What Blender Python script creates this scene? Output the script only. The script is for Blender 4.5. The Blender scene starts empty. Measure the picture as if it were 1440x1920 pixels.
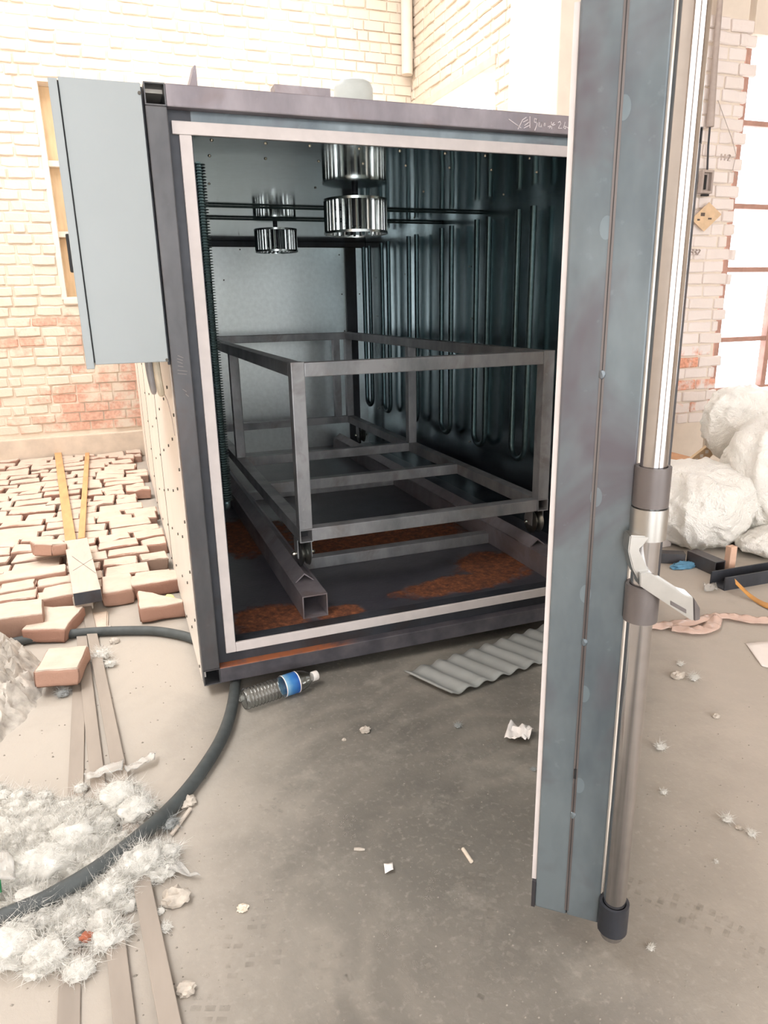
import bpy, bmesh, math, random
from mathutils import Vector, Matrix, noise
random.seed(7)
S = bpy.context.scene
C = S.collection

# ------------------------------------------------------------------ camera
CAM = Vector((-0.1404, -1.9657, 1.1294)); YAW, PITCH, ROLL, FPX = 0.3535, 0.2857, -0.0201, 1328.26
cy, sy, cp, sp = math.cos(YAW), math.sin(YAW), math.cos(PITCH), math.sin(PITCH)
FW = Vector((sy*cp, cy*cp, -sp)); r0 = Vector((cy, -sy, 0)); u0 = r0.cross(FW)
RT = math.cos(ROLL)*r0 + math.sin(ROLL)*u0; UP = -math.sin(ROLL)*r0 + math.cos(ROLL)*u0
cam = bpy.data.cameras.new('camera'); cam.sensor_fit = 'VERTICAL'; cam.sensor_height = 24.0
cam.lens = FPX/1920*24; cam.clip_start = 0.02; cam.clip_end = 200
co = bpy.data.objects.new('camera', cam); C.objects.link(co)
M = Matrix.Identity(4)
for i in range(3):
    M[i][0] = RT[i]; M[i][1] = UP[i]; M[i][2] = -FW[i]; M[i][3] = CAM[i]
co.matrix_world = M; S.camera = co

# ------------------------------------------------------------------ light
w = bpy.data.worlds.new('world'); S.world = w; w.use_nodes = True
w.node_tree.nodes['Background'].inputs[0].default_value = (0.97, 0.985, 1.0, 1)
w.node_tree.nodes['Background'].inputs[1].default_value = 4.1
sun = bpy.data.lights.new('sun', 'SUN'); sun.energy = 1.2; sun.angle = math.radians(26); sun.color = (1.0, 0.955, 0.90)
so = bpy.data.objects.new('sun', sun); C.objects.link(so); so.location = (-2, 3, 8)
so.rotation_euler = Vector((0.36, 0.22, -1.0)).to_track_quat('-Z', 'Y').to_euler()
S.view_settings.view_transform = 'Standard'; S.view_settings.look = 'None'
S.view_settings.exposure = 0.68; S.view_settings.gamma = 1.0
S.view_settings.use_curve_mapping = False

# ------------------------------------------------------------------ pixel helpers (real points on real planes)
def ray(u, v):
    return RT*((u-720)/FPX) + UP*(-(v-960)/FPX) + FW
def onZ(u, v, z=0.0):
    d = ray(u, v); return CAM + d*((z-CAM.z)/d.z)
def onY(u, v, y):
    d = ray(u, v); return CAM + d*((y-CAM.y)/d.y)
def proj(p):
    d = Vector(p)-CAM; z = d.dot(FW); return 720+FPX*d.dot(RT)/z, 960-FPX*d.dot(UP)/z, z

# ------------------------------------------------------------------ materials
def srgb(r, g, b):
    f = lambda c: (c/12.92 if c <= .04045 else ((c+.055)/1.055)**2.4)
    return (f(r/255), f(g/255), f(b/255), 1)
class NT:
    def __init__(s, name):
        s.m = bpy.data.materials.new(name); s.m.use_nodes = True; s.t = s.m.node_tree; s.n = s.t.nodes
        s.b = s.n['Principled BSDF']; s.pos = None
    def new(s, t, **kw):
        x = s.n.new(t)
        for k, v in kw.items():
            if k in x.inputs.keys() if isinstance(k, str) else False: x.inputs[k].default_value = v
            else: setattr(x, k, v)
        return x
    def link(s, a, b): s.t.links.new(a, b)
    def coord(s):
        if not s.pos:
            s.pos = s.n.new('ShaderNodeNewGeometry').outputs['Position']
        return s.pos
    def noise(s, scale, detail=4, rough=.55, stretch=None, dist=0.0):
        x = s.n.new('ShaderNodeTexNoise'); x.inputs['Scale'].default_value = scale
        x.inputs['Detail'].default_value = detail; x.inputs['Roughness'].default_value = rough
        x.inputs['Distortion'].default_value = dist
        if stretch:
            mp = s.n.new('ShaderNodeMapping'); mp.inputs['Scale'].default_value = stretch
            s.link(s.coord(), mp.inputs[0]); s.link(mp.outputs[0], x.inputs[0])
        else: s.link(s.coord(), x.inputs[0])
        return x.outputs['Fac']
    def ramp(s, fac, stops):
        r = s.n.new('ShaderNodeValToRGB'); e = r.color_ramp.elements
        while len(e) < len(stops): e.new(.5)
        for i, (p, c) in enumerate(stops):
            e[i].position = p; e[i].color = c if len(c) == 4 else (*c, 1)
        s.link(fac, r.inputs[0]); return r.outputs[0]
    def mask(s, fac, a, b):
        r = s.n.new('ShaderNodeMapRange'); r.inputs[1].default_value = a; r.inputs[2].default_value = b
        s.link(fac, r.inputs[0]); return r.outputs[0]
    def mix(s, f, a, b, mode='MIX'):
        x = s.n.new('ShaderNodeMix'); x.data_type = 'RGBA'; x.blend_type = mode
        for sock, val in ((x.inputs[0], f), (x.inputs[6], a), (x.inputs[7], b)):
            if hasattr(val, 'is_linked'): s.link(val, sock)
            else: sock.default_value = val
        return x.outputs[2]
    def math(s, op, a, b=None):
        x = s.n.new('ShaderNodeMath'); x.operation = op
        for i, val in enumerate((a, b)):
            if val is None: continue
            if hasattr(val, 'is_linked'): s.link(val, x.inputs[i])
            else: x.inputs[i].default_value = val
        return x.outputs[0]
    def sep(s):
        x = s.n.new('ShaderNodeSeparateXYZ'); s.link(s.coord(), x.inputs[0]); return x.outputs
    def col(s, c):
        if hasattr(c, 'is_linked'): s.link(c, s.b.inputs['Base Color'])
        else: s.b.inputs['Base Color'].default_value = c
        return s
    def rough(s, r):
        if hasattr(r, 'is_linked'): s.link(r, s.b.inputs['Roughness'])
        else: s.b.inputs['Roughness'].default_value = r
        return s
    def metal(s, v): s.b.inputs['Metallic'].default_value = v; return s
    def bump(s, h, strength=.3, dist=.01):
        x = s.n.new('ShaderNodeBump'); x.inputs['Strength'].default_value = strength; x.inputs['Distance'].default_value = dist
        s.link(h, x.inputs['Height']); s.link(x.outputs[0], s.b.inputs['Normal']); return s
    def rnd(s):
        return s.n.new('ShaderNodeObjectInfo').outputs['Random']
MAT = {}
def simple(name, c, r=.6, m=0., var=.12, scale=30, bump=0, stretch=None):
    n = NT(name); f = n.noise(scale, stretch=stretch)
    a = tuple(max(0, x*(1-var)) for x in c[:3])+(1,); b = tuple(min(1, x*(1+var)) for x in c[:3])+(1,)
    n.col(n.ramp(f, [(.3, a), (.7, b)])).rough(r).metal(m)
    if bump: n.bump(f, bump, .004)
    MAT[name] = n.m; return n.m
def steel(name, c0, c1, tint, r=.42, m=.35, sc=6, tint_amt=(.52, .7)):
    n = NT(name); f = n.noise(sc, 5, .6, (1, 1, .45)); g = n.noise(sc*9, 3)
    c = n.ramp(f, [(.35, c0), (.62, c1)])
    t = n.mask(n.noise(sc*.8, 4, .6, dist=.6), *tint_amt)
    c = n.mix(t, c, tint)
    c = n.mix(n.mask(g, .66, .95), c, tuple(min(1, x*1.25) for x in c1[:3])+(1,))
    n.col(c).metal(m); n.rough(n.mask(g, .0, 1.0) if False else n.math('ADD', n.math('MULTIPLY', g, .25), r-.12))
    n.bump(g, .08, .002); MAT[name] = n.m; return n.m
steel('steel_frame', srgb(118, 111, 116), srgb(146, 138, 142), srgb(120, 106, 106), .45, .25)
steel('steel_post', srgb(66, 66, 69), srgb(88, 87, 89), srgb(80, 72, 72), .42, .3)
steel('steel_door', srgb(82, 91, 97), srgb(114, 123, 127), srgb(92, 88, 94), .36, .35, 5, (.5, .68))
steel('steel_cart', srgb(126, 127, 130), srgb(164, 163, 165), srgb(134, 129, 128), .42, .35, 8)
steel('steel_spot', srgb(100, 112, 118), srgb(124, 135, 140), srgb(104, 110, 116), .36, .35, 5)
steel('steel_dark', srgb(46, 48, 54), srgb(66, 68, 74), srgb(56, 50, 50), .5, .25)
steel('steel_sleeve', srgb(88, 82, 81), srgb(112, 105, 103), srgb(78, 70, 68), .45, .4)
# rusty bottom beam: mill steel with an orange rust streak along its upper face
n = NT('steel_rusty_beam'); x, y, z = n.sep(); f = n.noise(14, 5)
c = n.ramp(f, [(.35, srgb(62, 60, 66)), (.65, srgb(88, 84, 88))])
up = n.mask(z, .0865, .0895); lim = n.mask(n.math('ADD', x, n.math('MULTIPLY', n.noise(9), .12)), .56, .44)
n.col(n.mix(n.math('MULTIPLY', n.math('MULTIPLY', up, lim), n.mask(n.noise(22), .25, .5)), c, srgb(150, 88, 56))).rough(.55).metal(.15); MAT['steel_rusty_beam'] = n.m
# galvanised sheet
def galv(name, c, r0, r1, sc=60, bp=.12):
    n = NT(name); v = n.n.new('ShaderNodeTexVoronoi'); v.inputs['Scale'].default_value = sc; n.link(n.coord(), v.inputs[0])
    f = n.noise(2.2, 3, .5, dist=.4)
    n.n.remove(v); n.col(n.mix(n.mask(n.noise(sc*.6, 3), .3, .7), c, tuple(q*.88 for q in c[:3])+(1,))).metal(1.0)
    n.rough(n.mask(f, .1, .9)); r = n.b.inputs['Roughness'].links[0].from_node
    r.inputs[3].default_value = r0; r.inputs[4].default_value = r1
    n.bump(n.noise(1.6, 2, .4), bp, .03) if bp else None; MAT[name] = n.m
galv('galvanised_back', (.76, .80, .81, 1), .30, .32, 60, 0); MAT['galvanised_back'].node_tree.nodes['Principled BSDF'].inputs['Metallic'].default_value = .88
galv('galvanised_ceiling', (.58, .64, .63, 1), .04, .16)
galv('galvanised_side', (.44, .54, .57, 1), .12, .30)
# oven floor: dark steel with rust spots
n = NT('oven_floor_steel'); f = n.noise(7, 5); px = n.coord()
c = n.ramp(f, [(.3, srgb(54, 52, 60)), (.7, srgb(80, 78, 84))])
def spot(cx, cyy, rx, ry, rot=0.):
    mp = n.n.new('ShaderNodeMapping'); mp.vector_type = 'TEXTURE'; mp.inputs['Location'].default_value = (cx, cyy, .135)
    mp.inputs['Scale'].default_value = (rx, ry, 1); mp.inputs['Rotation'].default_value = (0, 0, rot); n.link(px, mp.inputs[0])
    l = n.n.new('ShaderNodeVectorMath'); l.operation = 'LENGTH'; n.link(mp.outputs[0], l.inputs[0])
    return n.mask(n.math('ADD', l.outputs['Value'], n.math('MULTIPLY', n.math('SUBTRACT', n.noise(14, 5, .7), .5), 1.1)), 1.05, .8)
m = None
for a in ((.98, .22, .30, .085, .06), (1.16, .35, .16, .15, .3), (.25, .2, .15, .11, 0), (.47, .15, .09, .06, .1), (.85, .85, .45, .22, 0), (.35, 1.1, .2, .3, 0)):
    s_ = spot(*a); m = s_ if m is None else n.math('MAXIMUM', m, s_)
rc = n.ramp(n.noise(55, 4, .7), [(.3, srgb(74, 46, 38)), (.55, srgb(128, 76, 50)), (.75, srgb(176, 108, 66))])
n.col(n.mix(m, c, rc)).metal(.0); n.rough(n.ramp(m, [(0, (.32, .32, .32)), (1, (.85, .85, .85))])); n.bump(n.noise(80, 3), .25, .003); MAT['oven_floor_steel'] = n.m
simple('gasket_white', srgb(206, 197, 194), .75, 0, .05, 25)
simple('white_panel', srgb(232, 224, 214), .42, 0, .05, 3, 0, (1, 1, .3))
simple('cabinet_grey', srgb(150, 156, 157), .38, .0, .03, 3)
simple('black_gap', srgb(24, 24, 26), .6)
simple('chrome', srgb(184, 182, 183), .12, 1.0, .05, 40)
simple('satin_aluminium', srgb(182, 180, 176), .34, 1.0, .05, 40)
simple('bright_screw', srgb(225, 220, 205), .25, 1.0)
simple('dark_rivet', srgb(84, 78, 70), .5, .3)
simple('finned_tube', srgb(72, 88, 88), .35, .8, .2, 60)
simple('heater_tube', srgb(92, 112, 116), .36, .8, .15, 50)
simple('fan_metal', srgb(200, 205, 205), .25, 1.0, .06, 40)
simple('wheel_steel', srgb(128, 128, 124), .28, .9, .1, 50)
simple('motor_grey', srgb(172, 176, 172), .5, 0, .05, 20)
simple('chalk', srgb(206, 197, 198), .9)
simple('faint_mark', srgb(150, 140, 136), .9)
simple('wall_scratch', srgb(196, 182, 174), .9)
simple('pencil', srgb(96, 84, 76), .9)
simple('rubber_cable', srgb(66, 70, 70), .62, 0, .2, 30, .1)
simple('cable_grey', srgb(150, 148, 150), .5, 0, .1, 30)
simple('cord_beige', srgb(196, 182, 160), .6)
simple('strip_steel_dusty', srgb(150, 139, 128), .7, 0, .12, 14, .1, (1, .2, 1))
simple('wood_dusty', srgb(190, 178, 165), .85, 0, .1, 30, .2, (1, .15, 1))
simple('wood_orange', srgb(200, 152, 104), .8, 0, .16, 22, .2, (1, .2, 1))
simple('board_tan', srgb(206, 176, 138), .75, 0, .14, 10, .15, (3, 1, .5))
simple('wool', srgb(208, 205, 198), .95, 0, .06, 110, .12)
simple('wool_grey', srgb(150, 152, 150), .95, 0, .25, 40, .5)
simple('concrete_plain', srgb(206, 190, 172), .9, 0, .12, 9, .3)
simple('column_paint', srgb(224, 211, 196), .85, 0, .04, 12, .15)
simple('corrugated_grey', srgb(150, 150, 146), .8, 0, .1, 9, .15)
simple('paper_white', srgb(236, 228, 222), .8, 0, .04, 15, .2)
simple('cardboard', srgb(198, 150, 112), .8, 0, .1, 15)
simple('cardboard_tag', srgb(214, 184, 150), .8, 0, .1, 25)
simple('window_steel', srgb(176, 136, 122), .6, 0, .14, 18)
simple('blue_rag', srgb(92, 140, 168), .85, 0, .2, 40, .4)
simple('conduit_grey', srgb(168, 154, 146), .6, 0, .08, 30)
simple('wood_pink', srgb(214, 176, 152), .8, 0, .1, 20)
simple('amber_strap', srgb(196, 140, 72), .4, 0, .1, 20)
simple('grit_dull', srgb(138, 131, 121), .9, 0, .3, 50)
simple('debris', srgb(178, 168, 156), .9, 0, .25, 50, .4)
simple('butt_filter', srgb(214, 200, 182), .8)
simple('rock', srgb(176, 168, 158), .95, 0, .3, 30, .8)
simple('yellow_foam', srgb(236, 222, 150), .8)
simple('rust_chip', srgb(150, 86, 62), .85)
simple('green_glass', srgb(30, 110, 66), .2)
# bricks
def brickmat(name, lo, hi, paint, red=(srgb(196, 148, 128), srgb(206, 166, 146), srgb(184, 156, 142)), dust=0.):
    n = NT(name); x, y, z = n.sep()
    k = n.rnd()
    rc = n.ramp(k, [(0., red[0]), (.5, red[1]), (1., red[2])])
    rc = n.mix(n.mask(n.noise(40, 4), .35, .7), rc, tuple(min(1, q*1.25) for q in red[1][:3])+(1,))
    # whitewash: coverage falls with height of the wear band
    h = n.mask(z, lo, hi)
    cov = n.math('ADD', n.math('MULTIPLY', n.noise(4.5, 6, .62), .62), n.math('MULTIPLY', k, .30))
    cov = n.math('ADD', cov, n.math('ADD', n.math('MULTIPLY', h, .75), .075))
    cov = n.math('ADD', cov, n.math('MULTIPLY', n.noise(26, 4, .6), .2))
    pc = n.mix(n.mask(n.noise(9, 4), .3, .75), paint, tuple(q*.95 for q in paint[:3])+(1,))
    pc = n.mix(n.math('MULTIPLY', n.math('ABSOLUTE', n.math('SUBTRACT', k, .5)), .25), pc, srgb(208, 188, 168))
    n.col(n.mix(n.mask(cov, .52, .60), rc, pc)).rough(.9)
    n.bump(n.noise(60, 5, .65), .35, .006); MAT[name] = n.m
PAINT = srgb(222, 207, 189)
brickmat('brick_back', 1.05, 1.75, PAINT)
brickmat('brick_side', -1.0, .0, PAINT)
brickmat('brick_pier', .80, 1.25, srgb(234, 224, 219), (srgb(196, 138, 112), srgb(218, 160, 136), srgb(190, 136, 116)))
n = NT('mortar_white'); n.col(n.ramp(n.noise(12, 5), [(.3, srgb(212, 196, 177)), (.7, srgb(226, 211, 193))])).rough(.95); n.bump(n.noise(50, 4), .4, .005); MAT['mortar_white'] = n.m
# dusty paving brick: brick colour on the sides, pale dust lying on faces that look upwards
n = NT('brick_dusty'); k = n.rnd(); gn = n.n.new('ShaderNodeNewGeometry'); sx = n.n.new('ShaderNodeSeparateXYZ'); n.link(gn.outputs['Normal'], sx.inputs[0])
rc = n.ramp(k, [(0., srgb(146, 108, 92)), (.5, srgb(164, 128, 110)), (1., srgb(138, 116, 102))])
dc = n.ramp(n.noise(14, 5), [(.25, srgb(190, 172, 156)), (.75, srgb(208, 192, 176))])
d = n.mask(n.math('ADD', sx.outputs[2], n.math('MULTIPLY', n.noise(30, 5, .7), .5)), .92, 1.12)
n.col(n.mix(d, rc, dc)).rough(.95); n.bump(n.noise(55, 5, .7), .5, .006); MAT['brick_dusty'] = n.m
# concrete floor with dust; shaded centre and lit sides also put into colour
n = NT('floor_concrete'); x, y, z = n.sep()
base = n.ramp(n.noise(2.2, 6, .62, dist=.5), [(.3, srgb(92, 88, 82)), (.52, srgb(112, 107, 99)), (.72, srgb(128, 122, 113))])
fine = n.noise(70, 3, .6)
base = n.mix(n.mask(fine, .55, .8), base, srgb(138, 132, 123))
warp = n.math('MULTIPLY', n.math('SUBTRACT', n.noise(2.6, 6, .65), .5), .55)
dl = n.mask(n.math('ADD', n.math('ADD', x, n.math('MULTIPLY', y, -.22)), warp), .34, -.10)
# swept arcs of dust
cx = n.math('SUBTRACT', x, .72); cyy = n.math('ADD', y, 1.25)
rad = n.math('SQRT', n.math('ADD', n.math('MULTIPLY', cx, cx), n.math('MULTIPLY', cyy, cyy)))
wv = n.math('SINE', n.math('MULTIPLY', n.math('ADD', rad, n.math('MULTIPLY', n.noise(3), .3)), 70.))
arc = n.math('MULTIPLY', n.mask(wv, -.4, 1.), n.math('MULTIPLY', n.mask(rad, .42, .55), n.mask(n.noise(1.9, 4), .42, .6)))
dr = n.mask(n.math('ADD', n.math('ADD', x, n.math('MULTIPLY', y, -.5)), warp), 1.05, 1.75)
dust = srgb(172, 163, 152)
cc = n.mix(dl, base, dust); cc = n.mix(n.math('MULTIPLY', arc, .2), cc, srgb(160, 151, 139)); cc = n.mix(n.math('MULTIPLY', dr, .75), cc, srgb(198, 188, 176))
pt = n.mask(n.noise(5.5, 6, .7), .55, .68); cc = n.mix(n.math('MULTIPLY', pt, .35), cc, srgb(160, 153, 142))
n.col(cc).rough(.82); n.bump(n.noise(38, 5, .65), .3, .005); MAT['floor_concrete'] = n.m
# translucent window sheet lit from outside
n = NT('window_sheet'); n.b.inputs['Emission Color'].default_value = (.86, .94, 1, 1)
x, y, z = n.sep(); n.col(srgb(220, 232, 242)).rough(.5); n.b.inputs['Emission Strength'].default_value = 2.4; MAT['window_sheet'] = n.m
# clear plastic
def plastic(name, c, r, tr, alpha=None):
    n = NT(name); n.col(c).rough(r); n.b.inputs['Transmission Weight'].default_value = tr; n.b.inputs['IOR'].default_value = 1.3
    n.bump(n.noise(45, 3), .2, .004); MAT[name] = n.m; return n
plastic('bottle_plastic', (.93, .95, .95, 1), .06, 1.0)
nf = plastic('film_clear', (.86, .84, .80, 1), .25, .7); nf.bump(nf.noise(30, 2), .08, .003)
plastic('film_pink', srgb(246, 218, 203), .14, .5)
n = plastic('bag_film', srgb(250, 246, 238), .35, .10); n.b.inputs['Subsurface Weight'].default_value = 0.0
bk = n.noise(120, 2); n.rough(.28); n.bump(n.math('ADD', n.math('MULTIPLY', bk, .35), n.math('MULTIPLY', n.noise(9, 6, .62, dist=1.2), 2.2)), .75, .02)
n = NT('bottle_label'); tc = n.n.new('ShaderNodeTexCoord'); sx = n.n.new('ShaderNodeSeparateXYZ'); n.link(tc.outputs['Object'], sx.inputs[0])
n.col(n.ramp(n.math('ADD', n.math('MULTIPLY', n.math('SUBTRACT', sx.outputs[2], .128), 17.), n.math('MULTIPLY', n.noise(60), .3)), [(.0, srgb(150, 190, 205)), (.45, srgb(58, 120, 178)), (.85, srgb(30, 82, 160))])).rough(.3); MAT['bottle_label'] = n.m

# ------------------------------------------------------------------ mesh helpers
class MB:
    def __init__(s): s.v = []; s.f = []
    def add(s, vs, fs):
        o = len(s.v); s.v += [tuple(p) for p in vs]; s.f += [tuple(i+o for i in f) for f in fs]; return s
    def box(s, x0, x1, y0, y1, z0, z1):
        return s.add([(x0,y0,z0),(x1,y0,z0),(x1,y1,z0),(x0,y1,z0),(x0,y0,z1),(x1,y0,z1),(x1,y1,z1),(x0,y1,z1)],
                     [(0,3,2,1),(4,5,6,7),(0,1,5,4),(1,2,6,5),(2,3,7,6),(3,0,4,7)])
    def cbox(s, x0, x1, y0, y1, z0, z1, c=.004):
        bm = bmesh.new(); bmesh.ops.create_cube(bm, size=1)
        for v in bm.verts:
            v.co = Vector(((x0+x1)/2+v.co.x*(x1-x0), (y0+y1)/2+v.co.y*(y1-y0), (z0+z1)/2+v.co.z*(z1-z0)))
        bmesh.ops.bevel(bm, geom=bm.edges[:], offset=c, segments=2, affect='EDGES', profile=.6)
        s.bm(bm); return s
    def bm(s, bm):
        bm.verts.index_update(); s.add([v.co[:] for v in bm.verts], [[v.index for v in f.verts] for f in bm.faces]); bm.free(); return s
    def frame(s, p0, p1):
        a = (Vector(p1)-Vector(p0)).normalized(); h = Vector((0,0,1)) if abs(a.z) < .9 else Vector((1,0,0))
        x = a.cross(h).normalized(); y = x.cross(a); return a, x, y
    def hollow(s, p0, p1, w, h, t=.003):
        """square tube from p0 to p1 with open ends; w sideways, h along the other axis"""
        a, x, y = s.frame(p0, p1); p0 = Vector(p0); p1 = Vector(p1); vs = []
        for p in (p0, p1):
            for k in (0, t):
                for sx_, sy_ in ((-1,-1),(1,-1),(1,1),(-1,1)):
                    vs.append(p + x*sx_*(w/2-k) + y*sy_*(h/2-k))
        fs = []
        for i in range(4):
            j = (i+1) % 4
            fs += [(i, j, 8+j, 8+i), (4+j, 4+i, 12+i, 12+j), (j, i, 4+i, 4+j), (8+i, 8+j, 12+j, 12+i)]
        return s.add(vs, fs)
    def cyl(s, p0, p1, r, n=16, r1=None, cap=True):
        a, x, y = s.frame(p0, p1); vs = []; r1 = r if r1 is None else r1
        for p, rr in ((Vector(p0), r), (Vector(p1), r1)):
            for i in range(n):
                t = 2*math.pi*i/n; vs.append(p + x*math.cos(t)*rr + y*math.sin(t)*rr)
        fs = [(i, (i+1) % n, n+(i+1) % n, n+i) for i in range(n)]
        if cap: fs += [tuple(range(n-1, -1, -1)), tuple(range(n, 2*n))]
        return s.add(vs, fs)
    def tube(s, pts, r, n=10, cap=True):
        pts = [Vector(p) for p in pts]; m = len(pts); vs = []; up = None
        for i, p in enumerate(pts):
            t = (pts[min(i+1, m-1)]-pts[max(i-1, 0)]).normalized()
            if up is None: up = Vector((0,0,1)) if abs(t.z) < .9 else Vector((1,0,0))
            x = t.cross(up).normalized(); y = x.cross(t); up = y
            rr = r[i] if isinstance(r, (list, tuple)) else r
            for k in range(n):
                q = 2*math.pi*k/n; vs.append(p + x*math.cos(q)*rr + y*math.sin(q)*rr)
        fs = [(i*n+k, i*n+(k+1) % n, (i+1)*n+(k+1) % n, (i+1)*n+k) for i in range(m-1) for k in range(n)]
        if cap: fs += [tuple(range(n-1, -1, -1)), tuple(range((m-1)*n, m*n))]
        return s.add(vs, fs)
    def lathe(s, prof, n=24, axis='Z', at=(0,0,0)):
        vs = []; m = len(prof); at = Vector(at)
        for r, h in prof:
            for k in range(n):
                q = 2*math.pi*k/n; a, b = r*math.cos(q), r*math.sin(q)
                vs.append(at + Vector({'Z': (a,b,h), 'X': (h,a,b), 'Y': (b,h,a)}[axis]))
        fs = [(i*n+k, i*n+(k+1) % n, (i+1)*n+(k+1) % n, (i+1)*n+k) for i in range(m-1) for k in range(n)]
        return s.add(vs, fs)
    def prism(s, poly, ext):
        """poly: list of 3D points (planar), extruded by vector ext"""
        k = len(poly); e = Vector(ext); p = [Vector(q) for q in poly]
        return s.add(p+[q+e for q in p], [tuple(range(k-1, -1, -1)), tuple(range(k, 2*k))]+[(i, (i+1) % k, k+(i+1) % k, k+i) for i in range(k)])
    def grid(s, pts, nu, nv, closed=False):
        fs = [(i*nv+j, i*nv+j+1, (i+1)*nv+j+1, (i+1)*nv+j) for i in range(nu-1) for j in range(nv-1)]
        return s.add(pts, fs)
    def mesh(s, name):
        me = bpy.data.meshes.new(name); me.from_pydata(s.v, [], s.f); me.update(); return me
    def build(s, name, mat, parent=None, smooth=False, fix=True):
        me = s.mesh(name)
        if fix:
            b = bmesh.new(); b.from_mesh(me); bmesh.ops.recalc_face_normals(b, faces=b.faces[:]); b.to_mesh(me); b.free()
        me.materials.append(MAT[mat])
        if smooth:
            for p in me.polygons: p.use_smooth = True
            me.set_sharp_from_angle(angle=math.radians(42))
        o = bpy.data.objects.new(name, me); C.objects.link(o)
        if parent: o.parent = parent; o.matrix_parent_inverse = Matrix.Identity(4)
        return o
def empty(name, label=None, cat=None, group=None, kind=None):
    o = bpy.data.objects.new(name, None); o.empty_display_size = .05; C.objects.link(o); return tag(o, label, cat, group, kind)
def tag(o, label=None, cat=None, group=None, kind=None):
    for k, v in (('label', label), ('category', cat), ('group', group), ('kind', kind)):
        if v: o[k] = v
    return o
def inst(name, me, parent=None, loc=(0,0,0), rot=(0,0,0), scale=(1,1,1)):
    o = bpy.data.objects.new(name, me); C.objects.link(o); o.location = loc; o.rotation_euler = rot; o.scale = scale
    if parent: o.parent = parent
    return o
def nz(p, s): return noise.noise(Vector(p)*s)
def blob(r, sub=3, amp=.25, sc=3., squash=(1,1,1), seed=0., ridge=0.):
    """lumpy rounded mesh data in a builder"""
    bm = bmesh.new(); bmesh.ops.create_icosphere(bm, subdivisions=sub, radius=1)
    for v in bm.verts:
        d = v.co.normalized(); q = d*sc + Vector((seed*7.1, seed*3.3, seed*1.7))
        k = 1 + amp*noise.fractal(q, 1., 2.1, 4) - ridge*abs(noise.noise(q*2.1))
        v.co = Vector((d.x*squash[0], d.y*squash[1], d.z*squash[2]))*k*r
    m = MB(); m.bm(bm); return m
def place(m, loc, rz=0):
    c, s_ = math.cos(rz), math.sin(rz)
    m.v = [(v[0]*c-v[1]*s_+loc[0], v[0]*s_+v[1]*c+loc[1], v[2]+loc[2]) for v in m.v]; return m
def brick_mesh(name, L, D, H, mat, chip=.004, seed=0, cuts=2):
    bm = bmesh.new(); bmesh.ops.create_cube(bm, size=1)
    for v in bm.verts: v.co = Vector((v.co.x*L, v.co.y*D, v.co.z*H))
    bmesh.ops.subdivide_edges(bm, edges=[e for e in bm.edges if abs(e.verts[0].co.x-e.verts[1].co.x) > L*.5], cuts=cuts)
    bmesh.ops.bevel(bm, geom=[e for e in bm.edges if e.calc_face_angle(0) > .5], offset=.005, segments=1, affect='EDGES')
    for v in bm.verts:
        q = v.co*31 + Vector((seed*11.3, seed*5.1, 0)); v.co += Vector((noise.noise(q), noise.noise(q+Vector((9,0,0)))*.7, noise.noise(q+Vector((0,9,0)))))*chip
    me = bpy.data.meshes.new(name); bm.to_mesh(me); bm.free(); me.materials.append(MAT[mat]); return me

# ================================================================== SETTING
# floor
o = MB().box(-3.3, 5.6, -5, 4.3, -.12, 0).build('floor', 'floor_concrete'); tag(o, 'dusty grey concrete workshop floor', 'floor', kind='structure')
YB, XR, YR = 3.95, 2.35, 1.81

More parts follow.
